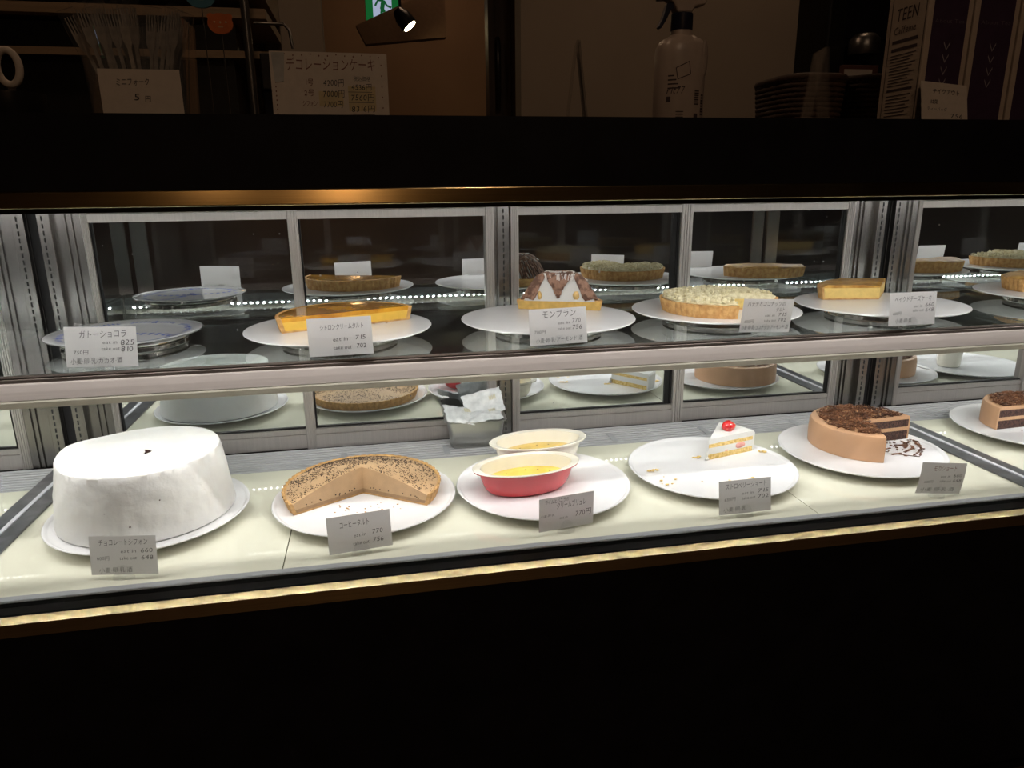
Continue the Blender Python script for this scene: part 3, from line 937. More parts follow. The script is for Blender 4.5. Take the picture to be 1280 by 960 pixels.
bc = (.072 * math.cos(math.radians(34)), .072 * math.sin(math.radians(34)), .0500)
b = part('strawberry', berry_bm(bc, .0118), M_BERRY, t, 60)
bm = bmesh.new()
for i in range(70):
    z = 1 - 2 * (i + .5) / 70; a = i * 2.399
    rr = math.sqrt(1 - z * z); x = rr * math.cos(a)
    k = 1 - .38 * max(0, x) - .12 * x * x
    p = Vector((x * 1.22, rr * math.sin(a) * k, z * k)) * .0119 + Vector(bc)
    blob(bm, p, .0005, 1, 0, 0)
part('strawberry_seed', bm, M_SEED, b, 0)['kind'] = 'stuff'
bm = bmesh.new()
n0 = Vector((math.sin(a0), -math.cos(a0), 0)); d0 = Vector((math.cos(a0), math.sin(a0), 0))
q = Matrix((d0, n0, Vector((0, 0, 1)))).transposed()
blob(bm, d0 * .078 + Vector((0, 0, .0175)), (.0125, .0012, .0062), 2, .12, 3, rot=q)
part('strawberry_half', bm, M_BERRYCUT, t, 60, label='cut strawberry half in the cream layer')
bm = bmesh.new()
blob(bm, d0 * .044 + Vector((0, 0, .0122)), (.004, .001, .002), 1, .2, 4, rot=q)
part('strawberry_half', bm, M_BERRYCUT, t, 60, label='sliver of strawberry low in the cream layer')
bm = bmesh.new()
blob(bm, (-.003, -.001, .003), (.005, .003, .003), 2, .3, 3); blob(bm, (-.0025, .001, .009), (.0025, .002, .008), 2, .3, 5)
part('cream_smear', bm, M_CREAM, t, 60)

def crumbs(name, label, loc, items, mat, seed, streaks=()):
    bm = bmesh.new()
    for (x, y, l, w_, rz) in streaks:
        flake(bm, (x, y, .0006), l, w_, .0008, rz)
    for k, (x, y, s, f) in enumerate(items):
        blob(bm, (x, y, s * f * 1.25 + .0002), (s * 1.25, s, s * f), 1, .4, k + seed)
    o = solo(name, label, 'crumbs', bm, mat, loc, kind='stuff')
    return o
R6 = random.Random(21)
it = []
for cx, cy, n, sp in ((-.117, .000, 12, .007), (.035, -.080, 16, .014), (-.01, .046, 7, .006), (.125, .045, 6, .006), (-.10, -.042, 4, .02), (-.09, -.06, 3, .02)):
    for _ in range(n):
        it.append((cx + R6.gauss(0, sp), cy + R6.gauss(0, sp * .35), .0012 + .0022 * R6.random(), .5))
crumbs('cake_crumbs', 'yellow sponge crumbs scattered on the plate of the strawberry slice', (.588, 1.138, SURF_LOW + .0002), it, M_SPONGE, 2)

# --- mocha layer cakes
def layer_cake(name, loc, label, A0, A1, R, h, seed, rot=0):
    t = thing(name, label, 'cake', loc, (0, 0, rot), group='mocha chocolate layer cakes')
    w = .0032
    b1, b2, b3 = h * .38, h * .53, h * .84
    layer(t, 'sponge_layer', M_CHOCO, [(0, .0), (R - w, .0), (R - w, b1), (0, b1)], A0, A1, 120)
    layer(t, 'mocha_filling', M_MOCHACREAM, [(0, b1), (R - w, b1), (R - w, b2), (0, b2)], A0, A1, 120)
    layer(t, 'sponge_layer', M_CHOCO, [(0, b2), (R - w, b2), (R - w, b3), (0, b3)], A0, A1, 120)
    layer(t, 'mocha_frosting', M_MOCHA, [(0, b3), (R - w, b3), (R - w, 0), (R, 0), (R + .0006, h * .5), (R - .0006, h - .006), (R - .0025, h - .0018), (R - .007, h), (R * .6, h), (R * .3, h), (0, h)], A0, A1, 160, .0005, 2, seed)
    bm = bmesh.new(); R7 = random.Random(seed)
    for i in range(900):
        a = A0 + .02 + (A1 - A0 - .04) * R7.random(); r = (R - .0135) * math.sqrt(R7.random())
        l = R7.uniform(.004, .015)
        flake(bm, (r * math.cos(a), r * math.sin(a), h + R7.uniform(.0008, .0050)), l, R7.uniform(.0012, .0032), R7.uniform(.0006, .0018), R7.gauss(.3, .7), R7.gauss(0, .22))
    part('chocolate_shavings', bm, M_SHAVE, t, 0, clean=False)['kind'] = 'stuff'
    return t
layer_cake('mocha_cake', (.9385, 1.1850, SURF_LOW), 'cut mocha layer cake with chocolate shavings, wedge missing at right, whole plate visible', math.radians(4), math.radians(252), .1050, .0500, 4)
layer_cake('mocha_cake', (1.3550, 1.2050, SURF_LOW), 'chocolate half cake with dark sponge layers, cut off by the right photo edge', math.radians(5), math.radians(183), .0960, .0490, 8)
it = []
for k in range(34):
    a = math.radians(R6.uniform(-80, 0)); r = R6.uniform(.04, .105)
    it.append((.034 + r * math.cos(a), .035 + r * math.sin(a), R6.uniform(.0012, .0032), .4))
for k in range(40):
    a = math.radians(-65 + 60 * k / 40); r = .100 + R6.gauss(0, .003)
    it.append((.034 + r * math.cos(a), .035 + r * math.sin(a), R6.uniform(.0012, .0026), .45))
st = [(.055, .012, .026, .006, .1), (.050, -.012, .024, .005, .25), (.092, .000, .030, .006, -.2), (.048, -.040, .020, .006, .1), (.085, -.028, .034, .005, .5), (.065, -.052, .040, .0018, -.6),
      (.030, -.02, .03, .0014, -.5), (.105, -.015, .022, .006, 1.1), (.108, .012, .020, .005, 1.5), (.075, .022, .022, .003, .0)]
crumbs('chocolate_crumbs', 'chocolate crumbs and smears where the mocha wedge was cut away', (.911, 1.160, SURF_LOW + .0002), it, M_SHAVE, 3, st)
it = [(R6.uniform(-.06, .08), R6.uniform(-.075, -.015), R6.uniform(.001, .0028), .4) for _ in range(26)]
crumbs('chocolate_crumbs', 'dark crumbs before the chocolate half cake at the right edge', (1.352, 1.205, SURF_LOW + .0002), it, M_SHAVE, 4)
it = [(.105 + R6.gauss(0, .009), .018 + R6.gauss(0, .006), .001 + .002 * R6.random(), .5) for _ in range(16)]
crumbs('cake_crumbs', 'few orange crumbs on the first cheesecake plate behind its price card', (.9330, 1.186, SURF_UP + .0002), it, M_CRUSTPALE, 5)
it = [(R6.uniform(-.05, .06), -.055 + R6.gauss(0, .014), .0006 + .0012 * R6.random(), .5) for _ in range(26)]
crumbs('cake_crumbs', 'pale crust crumbs on the coffee tart plate in front of the cut', (-.039, 1.138, SURF_LOW + .0002), it, M_CRUSTPALE, 6)

# --- oval gratin dishes
def oval_dish(loc, label, rot, outmat, custmat, name='gratin_dish', herbs=True, mark=False):
    t = thing(name, label, 'dish', loc, (0, 0, rot), group='oval custard dishes')
    k = .56
    H = .0445
    out = [(0, 0), (.0640, 0), (.0700, .0030), (.0760, .012), (.0815, .028), (.0835, .0375), (.0940, .0408)]
    part('outer_wall', S(out + [(.0945, .0425), (.0826, .0405), (.0790, .028), (.0735, .013), (.067, .006), (0, .006)], n=128, sy=k), outmat, t, 50)
    part('inner_lining', S([(0, .0062), (.0668, .0062), (.0732, .0132), (.0786, .0282), (.0822, .0405), (.0944, .0426), (.0952, .0436), (.0940, .0448), (.0815, .0428), (.0770, .0285), (.0715, .0150), (.0655, .0085), (0, .0085)], n=128, sy=k), M_STONE, t, 50)
    part('custard', S([(0, .0086), (.0655, .0087), (.0712, .0150), (.0738, .0215), (.0720, .0222), (.05, .0224), (0, .0226)], n=96, sy=k), custmat, t, 50)
    bm = bmesh.new()
    for (x, y) in ((-.045, .012), (-.03, .018), (.028, .02), (.02, -.004), (-.01, -.015), (.045, .006), (-.055, -.004), (.006, .024)):
        blob(bm, (x, y, .0228), (.0014, .0012, .0006), 1, .4, x * 100)
    part('herb_fleck', bm, M_SPECK, t, 0)['kind'] = 'stuff'
    if mark:                                                   # small raised lettering moulded on the wall
        bm = bmesh.new()
        for i in range(9):
            a = math.radians(-118 + i * 3.4)
            r = .0790
            flake(bm, (r * math.cos(a), r * math.sin(a) * k, .0285), .0028, .0022, .0016, a + PI / 2)
        part('moulded_mark', bm, outmat, t, 0)
    return t
oval_dish((.2345, 1.1160, SURF_LOW), 'red oval dish of yellow custard at the front of the plate', math.radians(7), M_RED, M_CUSTARD, mark=True)
oval_dish((.2820, 1.2330, SURF_LOW), 'ivory oval dish of custard standing behind the red one', math.radians(7), M_STONE, M_CUSTARD_DULL)

# --- small cup on the plate beyond the right edge
t = thing('cup', 'small white cup on a plate beyond the right edge, seen only reflected', 'cup', (1.585, 1.205, SURF_LOW))
part('cup_body', S([(0, 0), (.027, 0), (.029, .002), (.034, .062), (.0335, .064), (.0315, .062), (.027, .004), (0, .004)], n=48), M_STONE, t, 50)

# --- stainless tin with ice pouches
t = thing('ice_tin', 'small stainless steel tin holding white ice pouches on the rear grille', 'container', (.184, 1.392, -.5150), (0, 0, math.radians(-3)))
bm = bmesh.new()
def ring_at(w, d, r, z):
    return [bm.verts.new((x, y, z)) for x, y in rounded_rect(w, d, r)]
rings = [ring_at(.096, .042, .010, 0), ring_at(.102, .048, .011, .003), ring_at(.118, .060, .012, .056), ring_at(.127, .068, .013, .058), ring_at(.128, .069, .013, .0595),
         ring_at(.116, .058, .012, .0580), ring_at(.100, .046, .011, .004)]
for p_, q_ in zip(rings[:-1], rings[1:]):
    for k in range(len(p_)):
        bm.faces.new((p_[k], p_[(k + 1) % len(p_)], q_[(k + 1) % len(p_)], q_[k]))
bm.faces.new(rings[0][::-1]); bm.faces.new(rings[-1])
part('tin_body', bm, M_TIN, t, 45)
def pouch(name, label, loc, rot, w, h, th, seed):
    bm = bmesh.new()
    nx, nz = 22, 16
    for side in (1, -1):
        g = [[None] * (nz + 1) for _ in range(nx + 1)]
        for i in range(nx + 1):
            for j in range(nz + 1):
                u, v = i / nx, j / nz
                puff = (max(0, math.sin(PI * u)) * max(0, math.sin(PI * v))) ** .45
                cr = noise.noise(Vector((u * 5, v * 4, seed))) * .35 + noise.noise(Vector((u * 13, v * 11, seed + 4))) * .2
                g[i][j] = bm.verts.new(((u - .5) * w + .003 * noise.noise(Vector((v * 6, seed, 0))), side * th * puff * (1 + cr) + .0035 * noise.noise(Vector((u * 4, v * 3, seed + 9))), (v - .5) * h + .003 * noise.noise(Vector((u * 5, seed, 1)))))
        for i in range(nx):
            for j in range(nz):
                q_ = (g[i][j], g[i + 1][j], g[i + 1][j + 1], g[i][j + 1])
                bm.faces.new(q_ if side < 0 else q_[::-1])
    t = thing(name, label, 'ice pouch', loc, rot, group='ice pouches in the steel tin')
    part('pouch_film', bm, M_POUCH, t, 70)
    bm = bmesh.new()
    for k in range(5):
        flake(bm, (w * .18 + k * .003, -th - .0025, h * .14), .0012, .001, .009, 0)
    part('printed_mark', bm, M_POUCHPRINT, t, 0)
    return t
pouch('ice_pouch', 'crumpled white ice pouch standing tallest in the steel tin', (.203, 1.398, -.4285), (math.radians(-14), math.radians(-13), math.radians(-4)), .082, .050, .006, 3)
pouch('ice_pouch', 'crumpled white ice pouch slumped over the left front rim of the steel tin', (.150, 1.378, -.4440), (math.radians(-62), math.radians(14), math.radians(14)), .062, .050, .0055, 8)
pouch('ice_pouch', 'ice pouch lying flattest along the right of the steel tin', (.200, 1.378, -.4500), (math.radians(-75), math.radians(-6), math.radians(2)), .075, .040, .005, 13)

# ------------------------------------------------------------------ price cards
def card(name, label, loc, rz, lean, roll, lines, ink=None, bend=0.0, w=.091, h=.055, clip=True, group='handwritten price cards in the case', paper=None, cat='price card', thin=.007, clipx=0, back=0):
    """A handwritten card held upright by a clear clip; lines = (text, u0, u1, v of the baseline from the top, height)."""
    t = thing(name, label, cat, loc, (-lean, roll, rz), group, mode='YXZ')
    yb = lambda z: bend * (z / h) ** 2
    bm = bmesh.new()
    nz = 10 if bend else 1
    prev = None
    for j in range(nz + 1):
        z = h * j / nz
        y = yb(z)
        cur = [bm.verts.new((-w / 2, y, z)), bm.verts.new((w / 2, y, z))]
        if prev:
            bm.faces.new((prev[0], prev[1], cur[1], cur[0]))
        prev = cur
    part('card_sheet', bm, paper or M_PAPER, t, 0)
    groups = {}
    for k, ln in enumerate(lines):
        text, u0, u1, v, hh = ln[:5]
        mat = ln[5] if len(ln) > 5 else (ink or M_INK)
        b = groups.setdefault(mat.name, (mat, bmesh.new()))[1]
        tilt = ln[6] if len(ln) > 6 else .02
        def plane(x, z, u0=u0, tilt=tilt):
            zz = z + tilt * (x - (-w / 2 + u0 * w))
            return (x, yb(zz) - .00045, zz)
        write(b, text, -w / 2 + u0 * w, -w / 2 + u1 * w, h - v * h, hh * h, plane, thin, seed=k + len(text))
    for mat, b in groups.values():
        part('handwriting', b, mat, t, 0, clean=False)
    if clip:
        bm = bmesh.new()
        prism_y(bm, [(clipx + .0115 * math.cos(a), -.001 + .0150 * max(0, math.sin(a)) + .0) for a in [PI * i / 14 for i in range(15)]], -.0022, -.0010)
        prism_y(bm, [(clipx + .0115 * math.cos(a), -.001 + .0110 * math.sin(a)) for a in [PI * i / 14 for i in range(15)]], .0010, .0022)
        a = bmesh.ops.create_cone(bm, cap_ends=True, segments=32, radius1=.0150, radius2=.0135, depth=.0050)
        for v in a['verts']:
            v.co = Vector((v.co.x + clipx, v.co.y * .62 + back, v.co.z - .0033))
        part('clear_clip', bm, M_ACRYLIC, t, 40)
    return t
d2r = math.radians
ZU, ZL = SZ + .0068, ZF + .0085
def items(*a): return list(a)
card('price_card', 'price card for gateau chocolat before the blue and white porcelain plate', (-.3757, 1.0400, ZU), d2r(-.3), d2r(7), d2r(2), items(
    ('ガトーショコラ', .20, .87, .27, .17), ('eat in', .52, .73, .43, .10), ('825', .77, .97, .46, .15), ('take out', .50, .76, .59, .10), ('810', .77, .95, .62, .15),
    ('750円', .11, .32, .68, .10), ('小麦·卵·乳·カカオ·酒', .06, .78, .92, .13)), M_PENCIL, back=.0105)
card('price_card', 'price card for the citron cream tart, standing before the half tart', (-.0548, 1.0345, ZU), d2r(-3.3), d2r(5), d2r(-1.2), items(
    ('シトロンクリームタルト', .19, .88, .31, .13), ('eat in', .38, .62, .62, .12), ('715', .73, .90, .60, .13), ('take out', .38, .67, .84, .12), ('702', .74, .90, .82, .13)), thin=.004, back=.0105)
card('price_card', 'price card for mont blanc, standing before the chestnut tart', (.2695, 1.0345, ZU), d2r(2.2), d2r(8), d2r(-.6), items(
    ('モンブラン', .22, .82, .25, .19), ('eat in', .49, .70, .45, .09), ('770', .74, .90, .43, .14), ('take out', .49, .72, .61, .09), ('756', .74, .92, .61, .14),
    ('700円', .08, .28, .68, .10), ('小麦·卵·乳·アーモンド·酒', .10, .92, .93, .12)), M_PENCIL, back=.0105)
card('price_card', 'price card for the banana coconut tart, tilted before that crumble tart', (.6168, 1.0450, ZU), d2r(2.1), d2r(-4), d2r(3), items(
    ('バナナとココナッツの', .08, .84, .22, .14), ('タルト', .66, .84, .37, .12), ('eat in', .46, .66, .53, .09), ('715', .72, .90, .51, .12), ('take out', .46, .70, .68, .09), ('702', .73, .90, .67, .12),
    ('650円', .07, .26, .72, .10), ('小麦·卵·乳·ココナッツ·アーモンド·酒', .03, .96, .92, .12)), back=.0105)
card('price_card', 'price card for baked cheesecake on the shelf beside the steel pillar', (.8800, 1.0335, ZU + .0020), d2r(2), d2r(5), d2r(.5), items(
    ('ベイクドチーズケーキ', .10, .90, .29, .16), ('eat in', .52, .70, .47, .10), ('660', .76, .96, .46, .14), ('take out', .50, .74, .60, .10), ('648', .77, .96, .61, .14),
    ('600円', .08, .26, .68, .10), ('小麦·卵·乳', .14, .50, .92, .12)), M_PENCIL, back=.0105)
card('price_card', 'price card for chocolate chiffon, at the foot of the white cake', (-.3631, .9610, ZL), d2r(-9.5), d2r(8), d2r(0), items(
    ('チョコレートシフォン', .14, .88, .24, .15), ('eat in', .46, .70, .44, .10), ('660', .76, .95, .44, .13), ('take out', .44, .70, .62, .10), ('648', .76, .95, .62, .13),
    ('600円', .10, .29, .62, .10), ('小麦·卵·乳·酒', .12, .62, .94, .12)), M_PENCIL, clipx=-.002)
card('price_card', 'price card for the coffee tart, standing before its white plate', (-.0441, .9630, ZL), d2r(6), d2r(8.7), d2r(-1), items(
    ('コーヒータルト', .19, .67, .33, .17), ('eat in', .40, .60, .62, .11), ('770', .69, .87, .60, .14), ('take out', .38, .64, .84, .11), ('756', .69, .87, .83, .14)), thin=.006)
card('price_card', 'price card for lime and vanilla creme brulee, before the red dish', (.2661, .9690, ZL), d2r(9), d2r(-1), d2r(0), items(
    ('ライムとバニラの', .10, .54, .18, .12), ('クリームブリュレ', .31, .86, .36, .18), ('eat in', .37, .52, .70, .10), ('770円', .66, .96, .68, .18), ('小麦·卵·乳', .03, .28, .57, .07, M_PENCIL)), thin=.006)
card('price_card', 'price card for strawberry shortcake, before the plate with the single slice', (.5605, .9600, ZL), d2r(1), d2r(8.7), d2r(0), items(
    ('ストロベリーショート', .12, .92, .25, .16), ('eat in', .44, .66, .45, .10), ('715', .74, .96, .43, .13), ('take out', .44, .70, .60, .10), ('702', .74, .96, .60, .13),
    ('650円', .10, .32, .60, .10), ('小麦·卵·乳', .08, .52, .92, .12)), M_PENCIL)
card('price_card', 'curled price card for mocha shortcake, leaning right before the mocha cake', (.9132, .9600, ZL), d2r(1.3), d2r(-6), d2r(7), items(
    ('モカショート', .26, .80, .25, .16, M_REDBROWN), ('eat in', .46, .68, .47, .10), ('660', .74, .94, .45, .13), ('take out', .46, .72, .62, .10), ('648', .75, .95, .61, .13),
    ('600円', .12, .32, .65, .09), ('小麦·卵·乳·酒', .08, .84, .92, .12)), M_PENCIL, bend=.006)
card('price_card', 'blank-backed price card beyond the right edge, seen only in the mirror', (1.620, 1.0360, ZU), 0, d2r(6), 0, [], back=.0105)
card('price_card', 'farther blank-backed price card beyond the right edge, seen only in the mirror', (1.965, 1.0360, ZU), 0, d2r(6), 0, [], back=.0105)

# ------------------------------------------------------------------ on the counter top
CT = .0818
# fork holder, forks and its card
t = thing('fork_holder', 'clear acrylic holder of wrapped mini forks on the counter, at the left', 'holder', (-.2500, .955, CT))
bm = B((-.048, .048, -.030, -.028, 0, .105), (-.048, .048, .028, .030, 0, .105), (-.050, -.048, -.030, .030, 0, .105), (.048, .050, -.030, .030, 0, .105), (-.050, .050, -.030, .030, 0, .002))
for v in bm.verts:
    v.co.x *= 1 + .12 * v.co.z / .105
part('holder_box', bm, M_ACRYLIC, t)
def fork_bm():
    bm = bmesh.new()
    prism_y(bm, [(-.0022, 0), (.0022, 0), (.0020, .070), (.0050, .078), (.0055, .092), (-.0055, .092), (-.0050, .078), (-.0020, .070)], -.0006, .0006)
    for x in (-.0044, -.0015, .0015, .0044):
        prism_y(bm, [(x - .0009, .0919), (x + .0009, .0919), (x + .0005, .110), (x - .0005, .110)], -.0006, .0006)
    return bm
def wrap_bm():
    bm = bmesh.new()
    prism_y(bm, [(-.0080, -.001), (.0080, -.001), (.0095, .06), (.0090, .118), (-.0090, .118), (-.0095, .06)], -.0018, .0018)
    return bm
f0 = None
Rf = random.Random(5)
for i in range(18):
    u = (i % 9) / 8
    x = -.289 + .070 * u + Rf.uniform(-.003, .003)
    y = .940 + (i // 9) * .020 + Rf.uniform(-.004, .004)
    rot = (Rf.uniform(-.06, .06), (u - .5) * .55 + Rf.uniform(-.08, .08), Rf.uniform(-.5, .5))
    x = -.250 + (x + .250) * .75
    if f0 is None:
        f0 = thing('plastic_fork', 'wrapped clear mini fork in the acrylic holder on the counter', 'fork', (x, y, CT + .004), rot, 'wrapped mini forks in the holder')
        part('fork_body', fork_bm(), M_FORK, f0)
        part('wrapper', wrap_bm(), M_ACRYLIC, f0)
    else:
        d = dup(f0, (x, y, CT + .004), 'wrapped clear mini fork in the acrylic holder on the counter', 'wrapped mini forks in the holder')
        d.rotation_euler = rot
card('counter_card', 'cream card reading mini fork five yen, on the fork holder', (-.2460, .9215, CT + .0008), d2r(0), d2r(0), d2r(0), items(
    ('ミニフォーク', .20, .62, .34, .14), ('5', .40, .48, .66, .16), ('円', .53, .61, .68, .12)), w=.0855, h=.0495, clip=False, group='handwritten cards on the counter', paper=M_COUNTERCARD, cat='card', thin=.0)

# whole cake price sign
t = card('price_sign', 'wide cream handwritten price sign for decorated cakes on the counter', (-.0390, .926, CT + .0008), d2r(0), d2r(4), d2r(.3), items(
    ('デコレーションケーキ', .13, .90, .27, .17, M_REDBROWN, .01), ('4200円', .44, .62, .51, .105), ('7000円', .43, .62, .68, .11), ('7700円', .43, .60, .84, .105),
    ('税込価格', .70, .85, .425, .065), ('4536円', .68, .86, .565, .095), ('7560円', .67, .88, .725, .10), ('8316円', .67, .88, .90, .10),
    ('1号', .28, .36, .50, .09, M_REDBROWN), ('2号', .27, .36, .66, .09, M_REDBROWN), ('シフォン', .25, .38, .82, .08, M_REDBROWN)), w=.134, h=.0730, clip=False,
    group='handwritten cards on the counter', paper=M_COUNTERCARD, cat='sign', thin=.0)
bm = B((.020, .048, -.0007, -.0004, .0293, .0298), (.020, .050, -.0007, -.0004, .0175, .0180), (.020, .050, -.0007, -.0004, .0045, .005))
part('underline', bm, M_INK, t, 0)
bm = B((-.014, .014, -.0004, -.0003, .013, .030), (.020, .052, -.0004, -.0003, .008, .036))
part('yellow_patch', bm, M_YELLOWPEN, t, 0)
bm = bmesh.new()
for i in range(13):
    for (x, z) in ((-.060 + i * .0098, .0695 + .001 * math.sin(i * 2)), (-.062, .004 + i * .005) if i < 8 else (.060, .012 + (i - 8) * .012)):
        blob(bm, (x, -.0004, z), (.0008, .0003, .0011), 1, .3, i)
part('dot_border', bm, M_REDBROWN, t, 0)['kind'] = 'stuff'
bm = bmesh.new(); prism_y(bm, [(-.0650, .0715), (-.0500, .0715), (-.0525, .0400), (-.0625, .0385)], -.0010, -.0006)
part('tape_strip', bm, M_TAPE, t, 0)

# white ring at the far left
bm = bmesh.new()
pts = [(.0120 * math.cos(2 * PI * i / 40), 0, .0190 * math.sin(2 * PI * i / 40)) for i in range(41)]
tube(bm, pts, .0042, 12, cap=False)
t = thing('scissors', 'white-handled scissors standing in the dark pot, one handle loop showing at far left', 'scissors', (-.4092, 1.0, .1428))
part('handle_loop', bm, M_COUNTERCARD, t, 60)
part('blade', B((-.004, .004, -.001, .001, -.056, -.0195)), M_CHROME, t)
t = thing('utensil_pot', 'dark grey utensil pot at the far left of the counter', 'pot', (-.4092, 1.0, CT))
part('pot_body', S([(0, 0), (.030, 0), (.032, .002), (.034, .032), (.0325, .032), (.030, .003), (0, .003)], n=40), M_DARKMETAL, t, 50)

# bear and second animal tag on thin sticks standing in the fork holder
def animal(name, label, x, z, mat, s, mouth=True):
    t = thing(name, label, 'decorative pick', (x, .992, CT))
    bm = bmesh.new()
    out = []
    for i in range(48):
        a = 2 * PI * i / 48
        r = 1.0 + .10 * abs(math.cos(a)) 
        for ea in (d2r(42), d2r(138)):
            da = abs((a - ea + PI) % (2 * PI) - PI)
            if da < .30: r += .28 * math.cos(da / .30 * PI / 2) ** .6
        out.append((r * math.cos(a) * s, z - CT + r * math.sin(a) * s * .86))
    prism_y(bm, out, -.0015, .0015)
    part('head', bm, mat, t, 40)
    bm = bmesh.new()
    for dx, dz in ((-.5, .12), (.5, .12), (0, .10)):
        blob(bm, (dx * s, -.0016, z - CT + dz * s), (.10 * s, .0006, .10 * s), 1, 0, 0)
    box(bm, -.22 * s, .22 * s, -.0021, -.0015, z - CT - .32 * s, z - CT - .26 * s)
    part('face_mark', bm, M_YELLOWPEN, t, 50)
    bm = B((-.0005, .0005, .0015, .0025, 0, z - CT))
    part('stick', bm, M_DARKMETAL, t, 0)
animal('bear_pick', 'orange bear face pick standing above the counter near the sign', -.1655, .1945, M_BEARORANGE, .0132)
animal('cat_pick', 'teal animal face pick above the orange bear face', -.1850, .2245, M_BEARBLUE, .0155)

# wire rack with pale boards behind the counter
t = thing('storage_rack', 'dim storage rack with pale boards and dark trays behind the counter at left', 'rack', (-.62, 1.95, Z0))
o_ = (.62, -1.95, EYE)
def rpart(name, bm, mat, smooth=0):
    bmesh.ops.translate(bm, verts=bm.verts, vec=o_)
    return part(name, bm, mat, t, smooth)
rpart('shelf_board', B((-1.10, -.215, 1.90, 2.2, .386, .407)), M_WOODPALE)
rpart('shelf_board', B((-1.10, -.215, 1.90, 2.2, .300, .316)), M_WOODPALE)
rpart('shelf_board', B((-1.10, -.215, 1.90, 2.2, .43, .52)), M_WOODPALE)
for x in (-1.08, -.258):
    bm = bmesh.new(); tube(bm, [(x, 1.885, Z0), (x, 1.885, .9)], .010, 10)
    rpart('post', bm, M_CHROME, 60)
for a, b in ((-1.04, -.64), (-.62, -.29)):
    rpart('tray_box', B((a, b, 1.93, 2.18, .317, .375)), M_DARKMETAL)
rpart('tray_box', B((-1.05, -.30, 1.93, 2.18, .16, .299)), M_DARKMETAL)
bm = bmesh.new(); tube(bm, [(-.24, 1.88, .372), (-.175, 1.88, .372), (-.163, 1.88, .360), (-.158, 1.88, .32)], .0035, 8)
rpart('hook_rail', bm, M_CHROME, 60)
rpart('back_board', B((-1.10, -.215, 2.20, 2.215, Z0, .62)), M_WOODDARK)
# black box with slanted end to the right of the rack, on its own stand
t = thing('oven', 'black appliance with a slanted side behind the price sign', 'appliance', (-.16, 1.82, Z0 + .95))
bm = bmesh.new(); prism_y(bm, [(-.06, .42), (.035, .42), (.064, .362), (.060, .345), (-.06, .345)], -.06, .03)
part('hood', bm, M_DARKMETAL, t, 0, .003)
part('cabinet', B((-.06, .055, -.05, .03, 0, .345)), M_BLACK, t, 0, .003)
solo('side_table', 'dark stand under the black appliance behind the counter', 'table', B((-.12, .09, -.08, .022, .90, .9495), (-.11, -.08, -.07, -.05, 0, .90), (.05, .08, -.07, -.05, 0, .90), (-.11, -.08, -.005, .015, 0, .90), (.05, .08, -.005, .015, 0, .90)), M_WOODDARK, (-.16, 1.82, Z0), smooth=0)

# spray bottle
t = thing('spray_bottle', 'white spray bottle with navy trigger and collar on the counter', 'spray bottle', (.4935, 1.15, CT))
bm = bmesh.new()
ZS = [(0, .037, .034), (.004, .0385, .036), (.118, .0385, .036), (.128, .0375, .035), (.137, .032, .030), (.143, .022, .021), (.146, .0165, .0165), (.152, .0160, .0160)]
rings = []
for z, rx, ry in ZS:
    rings.append([bm.verts.new((rx * math.copysign(abs(math.cos(a)) ** .8, math.cos(a)), ry * math.copysign(abs(math.sin(a)) ** .8, math.sin(a)), z)) for a in [2 * PI * k / 48 for k in range(48)]])
for p_, q_ in zip(rings[:-1], rings[1:]):
    for k in range(48):
        bm.faces.new((p_[k], p_[(k + 1) % 48], q_[(k + 1) % 48], q_[k]))
bm.faces.new(rings[0][::-1]); bm.faces.new(rings[-1])
part('bottle_body', bm, M_BOTTLE, t, 50)
bm = bmesh.new(); blob(bm, (.0275, -.0290, .108), (.0062, .0035, .028), 2, 0, 0)
part('grip_recess_shade', bm, pmat('shaded_plastic', (.40, .32, .27, 1), .5), t, 60)  # raised blob, darkened to paint the shade of a grip recess
part('collar', S([(0, .152), (.0165, .152), (.0170, .153), (.0170, .176), (.0155, .177), (0, .177)], n=40), M_NAVY, t, 50)
bm = bmesh.new()
prism_y(bm, [(-.012, .177), (.012, .177), (.017, .186), (.034, .189), (.036, .196), (.030, .206), (-.020, .208), (-.028, .204), (-.028, .196), (-.018, .190)], -.012, .012)
part('spray_head', bm, M_BOTTLE, t, 40, .003)
bm = bmesh.new(); prism_y(bm, [(-.018, .192), (-.027, .190), (-.034, .168), (-.040, .156), (-.036, .154), (-.028, .166), (-.021, .180), (-.013, .186)], -.006, .006)
part('trigger', bm, M_NAVY, t, 40, .001)
bm = bmesh.new(); prism_y(bm, [(-.028, .206), (-.042, .205), (-.042, .194), (-.028, .195)], -.007, .007)
part('nozzle', bm, M_NAVY, t, 40, .001)
bm = bmesh.new()
def onb(x, z): return (x, -.0362 * max(.05, 1 - abs(x / .0385) ** 2.5) ** (1 / 2.5) - .0006, z)
def qrect(x0, x1, z0, z1):
    n = 5
    for i in range(n):
        a, b = x0 + (x1 - x0) * i / n, x0 + (x1 - x0) * (i + 1) / n
        bm.faces.new([bm.verts.new(onb(*p_)) for p_ in ((a, z0), (b, z0), (b, z1), (a, z1))])
